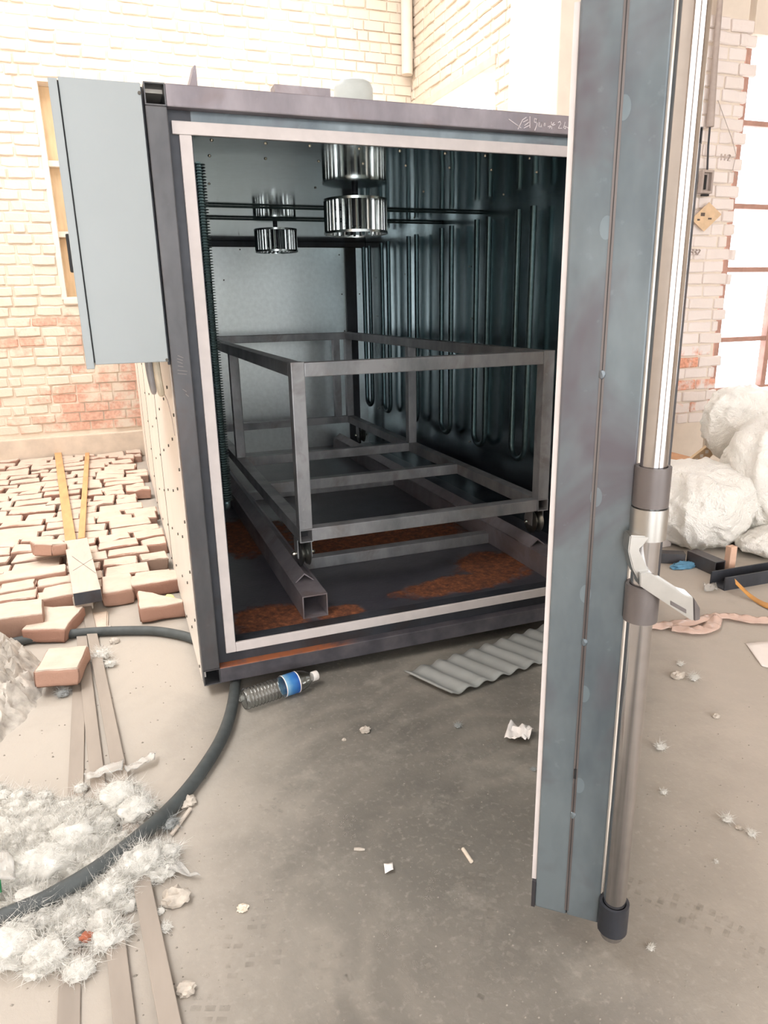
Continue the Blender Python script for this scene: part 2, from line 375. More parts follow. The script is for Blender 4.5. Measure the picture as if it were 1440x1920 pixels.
def brickwork(wall, plane, a0, a1, z0, z1, pitch, L, mat, holes=(), hide=None, depth=.03, maxn=295, seed=1, ragged=0.):
    """courses of single bricks on a wall plane; plane=('Y',y) or ('X',x). a runs along the wall"""
    rnd = random.Random(seed); H = pitch-.011
    kinds = [brick_mesh('brick', L-.011, depth, H, mat, .0065, i+seed*10) for i in range(6)]
    half = [brick_mesh('brick', L*.52-.011, depth, H, mat, .0065, i+40+seed*10) for i in range(3)]
    items = []; r = 0; z = z0+pitch/2
    while z < z1:
        a = a0 + (0 if r % 2 else -L/2) + rnd.uniform(-.02, .02)
        while a < a1+(.05 if ragged else 0):
            hf = rnd.random() < .22; l = L*.52 if hf else L
            l = l*rnd.uniform(.97, 1.03); c = a+l/2
            lo, hi = max(a, a0), min(a+l, a1+(ragged*math.sin(r*2.7+1.3) if ragged else 0))
            ok = hi-lo > .04
            for (h0, h1, hz0, hz1) in holes:
                if hz0 < z < hz1:
                    if lo >= h0 and hi <= h1: ok = False
                    elif lo < h0 < hi: hi = h0
                    elif lo < h1 < hi: lo = h1
            if ok and hi-lo > .03: items.append(((lo+hi)/2, z, hi-lo, hf)); 
            a += l
        z += pitch; r += 1
    scored = []
    for a, z, l, hf in items:
        p = (a, plane[1], z) if plane[0] == 'Y' else (plane[1], a, z)
        u, v, d = proj(p); vis = d > .3 and -60 < u < 1500 and -60 < v < 1980 and not (hide and hide(u, v))
        scored.append((1 if vis else 0, -d, a, z, l, hf))
    scored.sort(reverse=True); rest = MB()
    for i, (vis, d, a, z, l, hf) in enumerate(scored):
        pr = rnd.uniform(-.005, .007); me = rnd.choice(half if hf else kinds); base = (L*.52 if hf else L)-.011
        sc = max(.15, (l-.011)/base); jz = rnd.uniform(-.003, .003); tilt = rnd.uniform(-.022, .022)
        if plane[0] == 'Y': loc, rot = (a, plane[1]-pr, z+jz), (0, tilt, 0)
        else: loc, rot = (plane[1]-pr, a, z+jz), (0, tilt, -math.pi/2)
        if vis and i < maxn: inst('brick', me, wall, loc, rot, (sc, 1, 1))
        else:
            hl = (l-.011)/2
            if plane[0] == 'Y': rest.box(a-hl, a+hl, plane[1]-pr-depth/2, plane[1]-pr+depth/2, z-H/2, z+H/2)
            else: rest.box(plane[1]-pr-depth/2, plane[1]-pr+depth/2, a-hl, a+hl, z-H/2, z+H/2)
    if rest.v: rest.build('brickwork', mat, wall, fix=False)['kind'] = 'stuff'

# --- back wall with a boarded window on the left
WX0, WX1, WZ0, WZ1 = -.425, .30, 1.215, 2.63
m = MB()
for b in ((-3.3, WX0, .0, 3.9), (WX1, XR+.3, .0, 3.9), (WX0, WX1, .0, WZ0), (WX0, WX1, WZ1, 3.9)):
    m.box(b[0], b[1], YB+.006, YB+.24, b[2], b[3])
wb = m.build('wall_back', 'mortar_white'); tag(wb, 'whitewashed brick back wall with worn red courses low down', 'wall', kind='structure')
def hide_back(u, v): return (320 < u < 1100 and v > 215) or (270 < u < 1100 and v > 672) or (330 < u < 1100 and v > 195) or u > 1110 or (110 < u < 320 and 150 < v < 672)
brickwork(wb, ('Y', YB+.012), -2.4, XR, .235, 3.45, .0711, .17, 'brick_back', [(WX0-.01, WX1+.01, WZ0-.02, WZ1+.02)], hide_back, seed=1)
o = MB().cbox(-3.3, XR, YB-.03, YB+.02, 0, .205, .008).build('baseboard_back', 'concrete_plain'); tag(o, 'rough concrete plinth along foot of back wall', 'plinth', kind='structure')
# boarded window: recessed tan sheet, two cross battens, plaster reveal
wn = empty('window_1', 'tall narrow window in back wall closed with tan sheeting', 'window', kind='structure')
for i in range(6):
    x0 = WX0+.01+i*.12
    MB().cbox(x0, x0+.117, YB+.13-.012*(i % 2), YB+.15, WZ0, WZ1, .004).build('board', 'board_tan', wn)
for z in (1.66, 2.13): MB().cbox(WX0, WX1, YB+.07, YB+.12, z-.02, z+.02, .004).build('batten', 'column_paint', wn)
for a_, b_ in ((WX0-.02, WX0+.015), (WX1-.01, WX1+.02)): MB().box(a_, b_, YB-.002, YB+.16, WZ0-.01, WZ1+.01).build('reveal', 'column_paint', wn)
MB().cbox(WX0-.01, WX1+.02, YB-.02, YB+.16, WZ0-.045, WZ0+.002, .008).build('window_sill', 'column_paint', wn)

# --- right wall of the bay (faces -X), small window behind the oven
m = MB()
Y1a, Y1b, Z1a, Z1b = 2.58, 3.66, 1.35, 2.575
for b in ((YR+.54, Y1a, 0, 3.9), (Y1b, YB+.24, 0, 3.9), (Y1a, Y1b, 0, Z1a), (Y1a, Y1b, Z1b+.03, 3.9)):
    m.box(XR+.006, XR+.24, b[0], b[1], b[2], b[3])
wr = m.build('wall_right', 'mortar_white'); tag(wr, 'cream whitewashed brick side wall with small window', 'wall', kind='structure')
brickwork(wr, ('X', XR+.012), YR+.54, YB, .2, 3.5, .0711, .19, 'brick_side', [(Y1a-.0, Y1b+.0, Z1a, Z1b+.06)], lambda u, v: v > 205 or u < 760, seed=2)
o = MB().cbox(XR-.012, XR+.23, Y1a-.02, Y1b+.04, Z1b, Z1b+.06, .006).build('lintel', 'concrete_plain', wr)
w2 = empty('window_2', 'small bright window under concrete lintel beside the corner', 'window', kind='structure')
m = MB(); k = 40; pts = []
for i in range(k+1):
    yy = Y1a+(Y1b-Y1a)*i/k
    for zz in (Z1a, Z1b): pts.append((XR+.225+.010*math.cos(i*1.3), yy, zz))
m.grid(pts, k+1, 2).build('pane', 'window_sheet', w2)
MB().cbox(XR+.205, XR+.213, Y1a, Y1b, Z1a, Z1a+.04, .003).build('window_frame', 'window_steel', w2)
# pipe running up the inside corner
o = MB().tube([(XR-.06, YB-.06, 2.86), (XR-.06, YB-.06, 3.9)], .045, 14).build('pipe', 'column_paint', smooth=True); tag(o, 'cream painted pipe stub in the corner of the walls', 'pipe')
# painted concrete column at the end of the bay wall
o = MB().cbox(XR-.03, XR+.42, YR, YR+.54, 0, 3.9, .006).build('pillar', 'column_paint'); tag(o, 'plain cream concrete column behind the open oven door', 'pillar', kind='structure')

# --- pier wall facing the camera on the right + big window
PX0, PX1 = 2.77, 3.70
m = MB().box(PX0, PX1-.05, YR+.026, YR+.26, 0, 3.9).box(PX1, 5.6, YR+.026, YR+.26, 0, .42).box(PX1, 5.6, YR+.026, YR+.26, 2.65, 3.9)
wp = m.build('wall_pier', 'column_paint'); tag(wp, 'brick pier between column and large window, bare red bricks low down', 'wall', kind='structure')
brickwork(wp, ('Y', YR+.03), 3.1, PX1, .3, 2.75, .0755, .20, 'brick_pier', (), lambda u, v: u < 1235, seed=3, ragged=.045)
w3 = empty('window_3', 'large steel framed window at the right with pale sheet panes', 'window', kind='structure')
for x in (3.755, 4.22, 4.68): MB().cbox(x-.022, x+.022, YR+.10, YR+.15, .42, 2.65, .004).build('mullion', 'window_steel', w3)
for z in (.50, .845, 1.305, 1.70, 2.19): MB().cbox(PX1, 5.6, YR+.105, YR+.145, z-.016, z+.016, .004).build('glazing_bar', 'window_steel', w3)
xs = [PX1, 3.755, 4.22, 4.68, 5.6]; zs = [.42, .50, .845, 1.305, 1.70, 2.19, 2.65]
for i in range(4):
    for j in range(6):
        MB().box(xs[i]+.004, xs[i+1]-.004, YR+.15, YR+.156, zs[j]+.004, zs[j+1]-.004).build('pane', 'window_sheet', w3)
# --- unseen roof, skylight openings shaped to place light; far left wall added for bounce
m = MB(); ZC = 3.9
for b in ((-1.0, 5.6, -5, 1.5), (2.0, 5.6, 1.5, 4.2), (-3.3, -2.5, -5, 4.2), (-2.5, -1.0, -5, -2.0), (-2.5, 2.0, 3.3, 4.2)):
    m.box(b[0], b[1], b[2], b[3], ZC, ZC+.12)
o = m.build('ceiling', 'gasket_white'); tag(o, 'unseen workshop roof slab, openings shaped to place light', 'ceiling', kind='structure')
o = MB().box(-3.3, -2.4, -5.2, -5, 0, ZC).box(.35, 1.15, -5.2, -5, 0, 3.3).box(4.2, 5.6, -5.2, -5, 0, ZC).box(-2.4, 4.2, -5.2, -5, 3.3, ZC).build('wall_front', 'concrete_plain'); tag(o, 'unseen front wall, gateways and pier added to shape light', 'wall', kind='structure')  # added behind the camera; gateways and pier shape light and reflections
o = MB().box(5.6, 5.8, -5.2, 2.1, 0, ZC).build('wall_far_right', 'concrete_plain'); tag(o, 'plain unseen wall added far to the right for reflections', 'wall', kind='structure')  # unseen wall added to darken reflections in the chrome rod
o = MB().box(-3.5, -3.3, -5.2, 4.3, 0, ZC).build('wall_left', 'column_paint'); tag(o, 'plain light unseen wall added far left for bounce', 'wall', kind='structure')  # unseen wall added to bounce light

# ================================================================== OVEN
T, ZBo, ZT, W, DO = .05, .04, 1.645, 1.682, 3.55
ov = empty('curing_oven', 'large steel framed curing oven with galvanised interior and open front', 'oven')
# base skids lift it clear of the floor
for x in (.18, 1.52): MB().cbox(x-.05, x+.05, .35, 3.3, 0, ZBo+.002, .004).build('skid', 'steel_dark', ov)
MB().cbox(0, T, 0, T, ZBo+T, ZT-T, .003).build('post', 'steel_post', ov)
MB().cbox(W-T, W, 0, T, ZBo+T, ZT-T, .003).build('post', 'steel_post', ov)
for x in (T/2, W-T/2):
    for z in (ZBo+T/2, ZT-T/2): MB().hollow((x, 0, z), (x, DO, z), T-.0006, T-.0006, .003).build('side_tube', 'steel_post', ov)
    for z in (ZBo+T/2, ZT-T/2): MB().box(x-.021, x+.021, .25, .255, z-.021, z+.021).build('tube_inside_shade', 'black_gap', ov)  # black sheet paints the shade inside the open tube
tb = MB().cbox(T, W-T, 0, T, ZT-T, ZT, .003).build('top_beam', 'steel_frame', ov)
bb = MB().cbox(T, W-T, 0, T, ZBo, ZBo+T, .003).build('bottom_beam', 'steel_rusty_beam', ov)
# recessed inner frame
D0 = .031
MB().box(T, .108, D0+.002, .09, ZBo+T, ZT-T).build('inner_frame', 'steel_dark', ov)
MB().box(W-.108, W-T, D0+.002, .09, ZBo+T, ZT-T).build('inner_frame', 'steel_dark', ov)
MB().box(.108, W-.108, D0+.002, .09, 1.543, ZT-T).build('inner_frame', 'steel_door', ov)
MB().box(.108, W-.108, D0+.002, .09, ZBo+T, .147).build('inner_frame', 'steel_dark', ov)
# white gasket strips
GX0, GX1, GZ0, GZ1, GW = .0755, W-.0755, .1215, 1.5705, .03
MB().cbox(GX0, GX0+GW, D0-.006, D0+.004, GZ0, GZ1-GW, .002).build('gasket', 'gasket_white', ov)
MB().cbox(GX1-GW, GX1, D0-.006, D0+.004, GZ0, GZ1-GW, .002).build('gasket', 'gasket_white', ov)
MB().cbox(GX0-.016, GX1+.016, D0-.008, D0+.004, GZ1-GW, GZ1, .002).build('gasket', 'gasket_white', ov)
MB().cbox(GX0+GW, GX1-GW, D0-.006, D0+.004, GZ0, GZ0+GW, .002).build('gasket', 'gasket_white', ov)
# cladding: left side, right side, roof, back
cl = MB().box(-.001, .012, T, DO, ZBo-.005, ZT-T).build('side_cladding', 'white_panel', ov)
MB().box(W-.012, W+.001, T, DO, ZBo, ZT-T).build('side_cladding', 'white_panel', ov)
MB().box(0, W, T, DO, ZT-.012, ZT+.002).build('roof_cladding', 'white_panel', ov)
MB().box(0, W, DO, DO+.01, ZBo, ZT).build('rear_cladding', 'white_panel', ov)
for yy in (1.1, 2.1, 3.0): MB().box(-.0025, -.001, yy, yy+.004, ZBo, ZT-T).build('panel_seam', 'dark_rivet', cl)
rv = MB().cyl((-.0045, 0, 0), (-.001, 0, 0), .0048, 8).mesh('rivet'); rv.materials.append(MAT['dark_rivet'])
for yy, stag in ((.075, 0), (.24, .06), (.47, 0), (.8, .08), (1.13, 0), (1.6, .05), (2.13, 0)):
    for k in range(10): inst('rivet', rv, cl, (0, yy, ZBo+.03+stag+k*.155))
# liner
IX0, IX1, IY1, IZ0, IZ1 = .105, W-.105, 3.0, .135, 1.5405
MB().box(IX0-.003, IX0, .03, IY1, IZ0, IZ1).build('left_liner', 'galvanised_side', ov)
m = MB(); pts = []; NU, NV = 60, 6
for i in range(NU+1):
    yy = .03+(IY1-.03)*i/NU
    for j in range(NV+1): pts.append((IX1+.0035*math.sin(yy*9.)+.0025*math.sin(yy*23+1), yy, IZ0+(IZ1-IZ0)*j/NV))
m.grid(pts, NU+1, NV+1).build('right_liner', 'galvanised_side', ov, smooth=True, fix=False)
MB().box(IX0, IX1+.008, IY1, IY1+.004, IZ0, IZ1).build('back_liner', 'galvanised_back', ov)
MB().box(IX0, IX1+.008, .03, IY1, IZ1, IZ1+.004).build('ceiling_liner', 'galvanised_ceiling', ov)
MB().box(IX0, IX1+.008, .09, IY1, IZ0-.004, IZ0).build('floor_plate', 'oven_floor_steel', ov)
MB().cbox(IX0, IX1, IY1-.03, IY1, IZ1-.035, IZ1, .003).build('corner_dark_strip', 'steel_dark', ov)  # dark line of the back top corner put in as a strip
MB().cbox(1.435, 1.515, IY1-.02, IY1, IZ0, IZ1-.035, .003).build('corner_dark_strip', 'steel_dark', ov)  # added strip stands in for the dark reflection at the back corner
scr = MB().lathe([(.0, -.004), (.003, -.0035), (.0045, -.0015), (.005, 0)], 10).mesh('screw'); scr.materials.append(MAT['bright_screw'])
for yy, xs_ in ((.07, (.16, .30, .42, .56, .68, .82, .95, 1.10, 1.24, 1.38, 1.52)), (.27, (.18, .34, .5, .64, .78, .93, 1.08, 1.25, 1.4)), (.75, (.24, .62, 1.05, 1.4)), (1.55, (.3, .6, 1.0, 1.35))):
    for x in xs_: inst('screw', scr, ov, (x, yy, IZ1))
scrR = MB().lathe([(.0, -.004), (.003, -.0035), (.0045, -.0015), (.005, 0)], 10, 'X').mesh('screw'); scrR.materials.append(MAT['bright_screw'])
for yy in (.12, .45, 1.35, 2.2, 2.75):
    for zz in (.42, .75, 1.05, 1.3): inst('screw', scrR, ov, (IX1-.003, yy+.03*math.sin(zz*30), zz))
scrL = MB().lathe([(.0, .004), (.003, .0035), (.0045, .0015), (.005, 0)], 10, 'X').mesh('screw'); scrL.materials.append(MAT['bright_screw'])
for zz in (.2, .27, .35, .45, .62, .8, .98, 1.15, 1.32, 1.48): inst('screw', scrL, ov, (IX0, .055, zz))
scrB = MB().lathe([(.0, -.004), (.003, -.0035), (.0045, -.0015), (.005, 0)], 10, 'Y').mesh('screw'); scrB.materials.append(MAT['dark_rivet'])
for x, zz in ((.5, 1.49), (.72, 1.49), (1.4, 1.46), (1.41, 1.2), (1.42, .95), (1.54, 1.2), (1.0, 1.49), (.6, 1.3)): inst('screw', scrB, ov, (x, IY1-.002, zz))
# finned heaters on the left wall
def finned(z0, z1, r=.011, rf=.0185, pitch=.0075):
    pr = []; z = z0
    while z < z1:
        pr += [(r, z), (rf, z+.0012), (rf, z+.0024), (r, z+.0036)]; z += pitch
    return pr
fm = MB().lathe(finned(.56, 1.50), 12).mesh('finned_rod'); fm.materials.append(MAT['finned_tube'])
bend = MB().tube([(0, .0+.028-.028*math.cos(a), -.028*math.sin(a)) for a in [math.pi*i/10 for i in range(11)]], .011, 10).mesh('heater_bend'); bend.materials.append(MAT['heater_tube'])
for p in bend.polygons: p.use_smooth = True
for k, yy in enumerate((.17, .42, .72, 1.05, 1.4, 1.75, 2.1, 2.45, 2.8)):
    h = MB().tube([(.134, yy+d, 1.50) for d in (0, .056)], .008, 8).build('finned_heater', 'finned_tube', ov)
    for d in (0, .056): inst('finned_rod', fm, h, (.134, yy+d, 0))
    b_ = inst('heater_bend', bend, h, (.134, yy, .56), (0, 0, 0))
# slim U-tube heaters on the right wall
for k, (yy, zz) in enumerate(((.735, .50), (1.11, .50), (1.50, .50), (1.95, .50), (2.4, .5), (2.75, .5))):
    X = IX1-.045; w_ = .058
    pts = [(X, yy, 1.5), (X, yy, zz)]+[(X, yy+w_*(1-math.cos(math.pi*i/10)), zz-w_*math.sin(math.pi*i/10)) for i in range(1, 10)]+[(X, yy+2*w_, zz), (X, yy+2*w_, 1.5)]
    MB().tube(pts, .0135, 12).build('tube_heater', 'heater_tube', ov, smooth=True)
# conduit rods under the ceiling
for yy in (1.28, 1.72): MB().cyl((IX0, yy, IZ1-.0055), (IX1, yy, IZ1-.0055), .005, 8).build('conduit_rod', 'finned_tube', ov, smooth=True)
MB().tube([(.86, 1.0, 1.54), (.862, 1.0, 1.5), (.85, 1.01, 1.46), (.855, 1.01, 1.40)], .0016, 6).build('hanging_wire', 'bright_screw', ov)
# circulation fans
def fan(x, y, r, z0, z1, nb=30):
    f = MB().cyl((x, y, z1-.004), (x, y, IZ1), .012, 12).build('circulation_fan', 'steel_dark', ov, smooth=True)
    MB().cyl((x, y, z0+.03), (x, y, z1-.004), .022, 12).build('hub', 'steel_dark', f, smooth=True)
    MB().lathe([(.0, z1-.003), (r, z1-.003), (r, z1), (.0, z1)], 40, at=(x, y, 0)).build('back_plate', 'fan_metal', f, smooth=True)
    MB().lathe([(r-.003, z0), (r+.001, z0), (r+.001, z0+.009), (r-.003, z0+.009), (r-.003, z0)], 40, at=(x, y, 0)).build('rim_ring', 'fan_metal', f, smooth=True)
    MB().lathe([(r-.003, z1-.009), (r+.001, z1-.009), (r+.001, z1), (r-.003, z1)], 40, at=(x, y, 0)).build('rim_ring', 'fan_metal', f, smooth=True)
    b = MB(); pts = []
    for i in range(5):
        a = -.9+i*.35; pts.append((r-.001-.017*(1-i/4.), .010*math.sin(i*.8)))
    vs = []
    for i, (rr, t) in enumerate(pts):
        for zz in (z0+.004, z1-.003): vs.append((rr, t, zz))
    me = MB().grid(vs, 5, 2).mesh('blade'); me.materials.append(MAT['fan_metal'])
    for p in me.polygons: p.use_smooth = True
    for k in range(nb): inst('blade', me, f, (x, y, 0), (0, 0, 2*math.pi*k/nb))
fan(.792, .81, .122, 1.388, 1.512); fan(.735, 1.97, .112, 1.402, 1.516)
# rails with inverted angle on square tube
for x0 in (.346, 1.275):
    r = MB().hollow((x0+.0425, .14, IZ0+.041), (x0+.0425, 2.9, IZ0+.041), .085, .080, .004).build('rail', 'steel_frame', ov)
    ax = x0+.0425; zt = IZ0+.081; h, w_, t_ = .030, .034, .004
    MB().prism([(ax-w_, .27, zt), (ax, .27, zt+h), (ax+w_, .27, zt), (ax+w_-t_*1.3, .27, zt), (ax, .27, zt+h-t_*1.5), (ax-w_+t_*1.3, .27, zt)], (0, 2.6, 0)).build('rail_angle', 'steel_frame', r)
MB().cbox(.431, 1.275, .58, .63, IZ0, IZ0+.045, .003).build('cross_member', 'steel_cart', ov)
MB().cbox(.431, 1.275, 1.7, 1.75, IZ0, IZ0+.045, .003).build('cross_member', 'steel_cart', ov)
MB().cbox(.12, .34, 1.95, 2.95, IZ0, .33, .004).build('air_duct', 'steel_cart', ov)
# on the roof: fan motor caps, angle bracket, gusset plate
MB().lathe([(.0, 1.915), (.045, 1.913), (.064, 1.903), (.072, 1.885), (.072, 1.66), (.08, 1.645)], 28, at=(.797, .81, 0)).build('fan_motor', 'motor_grey', ov, smooth=True)
MB().lathe([(.0, 1.88), (.045, 1.878), (.064, 1.868), (.072, 1.85), (.072, 1.66), (.08, 1.645)], 28, at=(.735, 1.97, 0)).build('fan_motor', 'motor_grey', ov, smooth=True)
MB().box(.455, .645, .60, .606, ZT, 1.825).box(.455, .461, .606, .66, ZT, 1.825).box(.461, .645, .606, .66, ZT, 1.651).build('angle_bracket', 'steel_frame', ov)
MB().prism([(.112, .10, ZT), (.141, .10, ZT), (.140, .10, 1.716), (.136, .10, 1.716)], (-.004, .03, 0)).build('gusset_plate', 'steel_frame', ov)
MB().prism([(.14, .07, ZT), (.14, .12, ZT), (.14, .12, ZT+.03), (.14, .07, ZT+.012)], (.05, 0, 0)).tube([(.17, .1, ZT+.012), (.21, .12, ZT+.018), (.25, .16, ZT+.006)], .004, 6).build('hinge_lug', 'steel_frame', ov)
# chalk writing on the top beam
def stroke_text(name, strokes, org, ax, az, sc, r, mat, parent, ny=-.0006):
    m = MB(); org = Vector(org); ax = Vector(ax); az = Vector(az); n_ = ax.cross(az)
    for st in strokes:
        pts = [org+ax*(p[0]*sc)+az*(p[1]*sc) for p in st]
        for a, b in zip(pts[:-1], pts[1:]):
            d = (b-a).normalized(); s_ = d.cross(n_).normalized()*r; a2 = a-d*r*.6; b2 = b+d*r*.6; e = n_*abs(ny)
            m.add([a2-s_+e, b2-s_+e, b2+s_+e, a2+s_+e, a2-s_-e, b2-s_-e, b2+s_-e, a2+s_-e], [(0,1,2,3), (7,6,5,4), (0,4,5,1), (1,5,6,2), (2,6,7,3), (3,7,4,0)])
    return m.build(name, mat, parent)
st = [[(-3.2, .75), (-1.9, .1), (-1.5, -.1)], [(-1.9, -.25), (-1.3, .8), (-.8, 1.1)], [(-1.2, .55), (-.6, .85)], [(-1.0, .2), (-.4, .6)], [(-1.1, -.1), (-.35, .25)], [(-.3, 1.2), (-.25, .0)],
      [(.75, .95), (.35, 1.05), (.3, .65), (.7, .6), (.78, 1.0), (.7, .3), (.45, -.25)], [(1.05, .65), (1.0, .2), (1.25, .15), (1.4, .65), (1.35, .15)], [(1.75, .55), (1.7, .3), (1.9, .3), (1.9, .6), (1.75, .6)],
      [(2.3, .25), (3.3, .55)], [(2.75, .8), (2.85, .05)], [(2.5, .1), (3.15, .75)],
      [(3.75, .8), (4.0, .95), (4.15, .7), (3.75, .15), (4.3, .2)], [(4.75, .9), (4.55, .3), (4.8, .15), (4.95, .4), (4.65, .45)], [(5.1, .35), (5.35, .2)], [(5.55, .6), (5.5, .3), (5.75, .2), (5.9, .6), (5.8, .2)]]
stroke_text('chalk_writing', st, (1.06, -.0004, 1.606), (1, 0, 0), (0, 0, 1), .0235, .0010, 'chalk', tb)
stroke_text('chalk_writing', [[(0, 0), (.3, .6)], [(.35, -.1), (.6, .5)], [(.7, -.1), (.95, .45)], [(1.2, -.1), (1.35, .5)], [(1.7, -.2), (1.9, .9)], [(2.1, -.2), (2.25, .8)], [(4., .2), (4.3, .6)], [(4.6, .5), (4.9, .8)]],
            (.018, -.0004, 1.01), (0, 0, -1), (1, 0, 0), .022, .0005, 'faint_mark', None).parent = ov

# ================================================================== DOOR (open, hinged on the right)
Oc = Vector((.534, -1.173, 0)); E = (Vector((1.598, .047, 0))-Oc).normalized(); N = Vector((E.y, -E.x, 0))  # E to hinge, N outward
DW, DT, DZ0, DZ1 = 1.50, .11, .09, 1.56
def dpt(e, nn, z): p = Oc+E*e-N*nn; return (p.x, p.y, z)
def dbox(e0, e1, n0, n1, z0, z1, c=0.):
    m = MB(); m.cbox(e0, e1, n0, n1, z0, z1, c) if c else m.box(e0, e1, n0, n1, z0, z1)
    m.v = [dpt(*v) for v in m.v]; return m
dr_ = dbox(.05, DW-.05, .003, .107, DZ0+.05, DZ1-.05).build('oven_door', 'steel_door', ov); dr_['label'] = 'thick steel oven door swung open, seen edge on'
dbox(0, .05, .0005, .0545, DZ0, DZ1, .003).build('edge_tube', 'steel_door', dr_)
dbox(0, .05, .0555, .11, DZ0, DZ1, .003).build('edge_tube', 'steel_door', dr_)
dbox(DW-.05, DW, .0005, .11, DZ0, DZ1, .003).build('hinge_tube', 'steel_door', dr_)
for z in (DZ0, DZ1-.05): dbox(.05, DW-.05, .003, .107, z, z+.05).build('cross_tube', 'steel_door', dr_)
dbox(.006, DW-.004, -.0015, .002, DZ0+.02, DZ1-.02).build('outer_skin', 'white_panel', dr_)
dbox(.03, DW-.03, .108, .1115, DZ0+.03, DZ1-.03).build('inner_skin', 'galvanised_side', dr_)
dbox(.005, .035, .1105, .118, .145, 1.485).build('gasket', 'gasket_white', dr_)
dbox(-.001, .04, .110, .1165, DZ0-.001, .145).build('bottom_lip', 'steel_dark', dr_)
dbox(.0, .03, -.004, .001, DZ0-.012, DZ0+.02).build('bottom_lip', 'steel_dark', dr_)
wm = blob(.006, 2, .3, 2., (1, 1, 1.6)).mesh('weld'); wm.materials.append(MAT['steel_door'])
for z in (.30, .62, 1.03):
    p = dpt(.0035, .055, z); inst('weld', wm, dr_, p)
sp2 = MB().lathe([(.0, 0), (.010, 0)], 18).mesh('weld_spot'); sp2.materials.append(MAT['steel_spot'])
for z, n_ in ((.853, .052), (.70, .058), (.53, .05), (.36, .048), (1.22, .062), (1.36, .05)):
    q = dpt(-.0004, n_, z); o_ = inst('weld_spot', sp2, dr_, q, (0, math.pi/2, math.atan2(E.y, E.x)), (1.5, .85, 1))
dbox(-.0022, .002, .0535, .0575, .372, .39).build('drain_slot', 'black_gap', dr_)
# heat tint down the seam: thin brown welded bead
dbox(-.0008, .002, .0515, .0585, DZ0+.01, DZ1-.01).build('seam_bead', 'steel_sleeve', dr_)
dbox(-.0014, .001, .0545, .0555, DZ0+.005, DZ1-.005).build('seam_gap', 'black_gap', dr_)
R0 = Oc + N*.0225 - E*.004; rx, ry = R0.x, R0.y
MB().cyl((rx, ry, .078), (rx, ry, 1.60), .0185, 28).build('latch_rod', 'chrome', dr_, smooth=True)
for z0, z1, mt in ((.848, .905, 'steel_sleeve'), (.672, .729, 'steel_sleeve'), (.092, .149, 'steel_dark')):
    MB().lathe([(.0195, z0), (.0245, z0), (.0245, z1), (.0195, z1), (.0195, z0)], 26, at=(rx, ry, 0)).build('rod_sleeve', mt, dr_, smooth=True)
    q = Oc+N*.0035+E*.012
    place(blob(.010, 2, .4, 2.5, (1, 1, 2.4), z0), (q.x, q.y, (z0+z1)/2)).build('weld', 'steel_dark', dr_, smooth=True)
# cast lever handle
hx = Vector((RT.x, RT.y, 0)).normalized(); hb = Vector((rx, ry, 0)) - Vector((FW.x, FW.y, 0)).normalized()*.018
def hp(u, v, off=0.): # handle profile in its own upright plane beside the rod
    d = ray(u, v); nrm = Vector((FW.x, FW.y, 0)).normalized(); q = hb - nrm*off
    return CAM + d*((q-CAM).dot(nrm)/d.dot(nrm))
nrm = Vector((FW.x, FW.y, 0)).normalized()
def slab(px, off, th, c=.003):
    bm = bmesh.new(); vs = [bm.verts.new(hp(u, v, off)) for u, v in px]; f = bm.faces.new(vs)
    r_ = bmesh.ops.extrude_face_region(bm, geom=[f]); bmesh.ops.translate(bm, verts=[g for g in r_['geom'] if isinstance(g, bmesh.types.BMVert)], vec=nrm*th)
    bmesh.ops.recalc_face_normals(bm, faces=bm.faces[:]); bmesh.ops.bevel(bm, geom=bm.edges[:], offset=c, segments=2, affect='EDGES'); m = MB(); m.bm(bm); return m
hd = slab([(1182, 1004), (1222, 1006), (1198, 1031), (1219, 1076), (1203, 1100), (1186, 1066), (1178, 1034)], .006, .026, .0015).build('handle', 'satin_aluminium', dr_)
slab([(1200, 1076), (1219, 1074), (1282, 1115), (1300, 1120), (1301, 1165), (1296, 1163), (1200, 1099)], .014, .030, .0012).build('lever', 'satin_aluminium', dr_)
slab([(1301, 1121), (1313, 1141), (1313, 1162), (1302, 1165)], .013, .026, .001).build('lever_end_shade', 'steel_sleeve', dr_)  # dark end piece, the lever's block shading put into its colour
slab([(1257, 1126), (1287, 1143), (1287, 1151), (1257, 1134)], .0146, .002, .0004).build('grip_inlay', 'steel_sleeve', dr_)
MB().lathe([(.019, .80), (.0255, .80), (.0255, .846), (.019, .846)], 24, at=(rx, ry, 0)).build('hub', 'satin_aluminium', dr_, smooth=True)

# ================================================================== CONTROL CABINET on the left side
cb = empty('control_cabinet', 'grey sheet metal control cabinet fixed to left side of the oven', 'cabinet')
MB().cbox(-.185, -.006, .005, .60, .995, 1.642, .002).build('body', 'cabinet_grey', cb)
MB().box(-.1875, -.185, .012, .593, 1.0, 1.636).build('door_gap', 'black_gap', cb)
cd = MB().cbox(-.207, -.1875, .0, .605, .985, 1.637, .002).build('cabinet_door', 'cabinet_grey', cb)
MB().cbox(-.216, -.207, .05, .075, 1.22, 1.31, .003).build('handle', 'black_gap', cd)
MB().box(-.006, -.001, .03, .05, .985, 1.64).build('mount_bracket', 'steel_dark', cb)
for z in (1.0, 1.62): MB().cyl((-.010, .002, z), (-.010, .012, z), .004, 8).build('bolt', 'dark_rivet', cb)
def loop(cx, cyy, z0, w_, h, tilt, r, n_=22, full=1.0):
    return [(cx+tilt*math.cos(2*math.pi*i/n_*full)*w_, cyy+w_*math.cos(2*math.pi*i/n_*full), z0-h+h*math.cos(2*math.pi*i/n_*full+math.pi/2)*1.0*(-1 if False else 1)) for i in range(n_+1)]
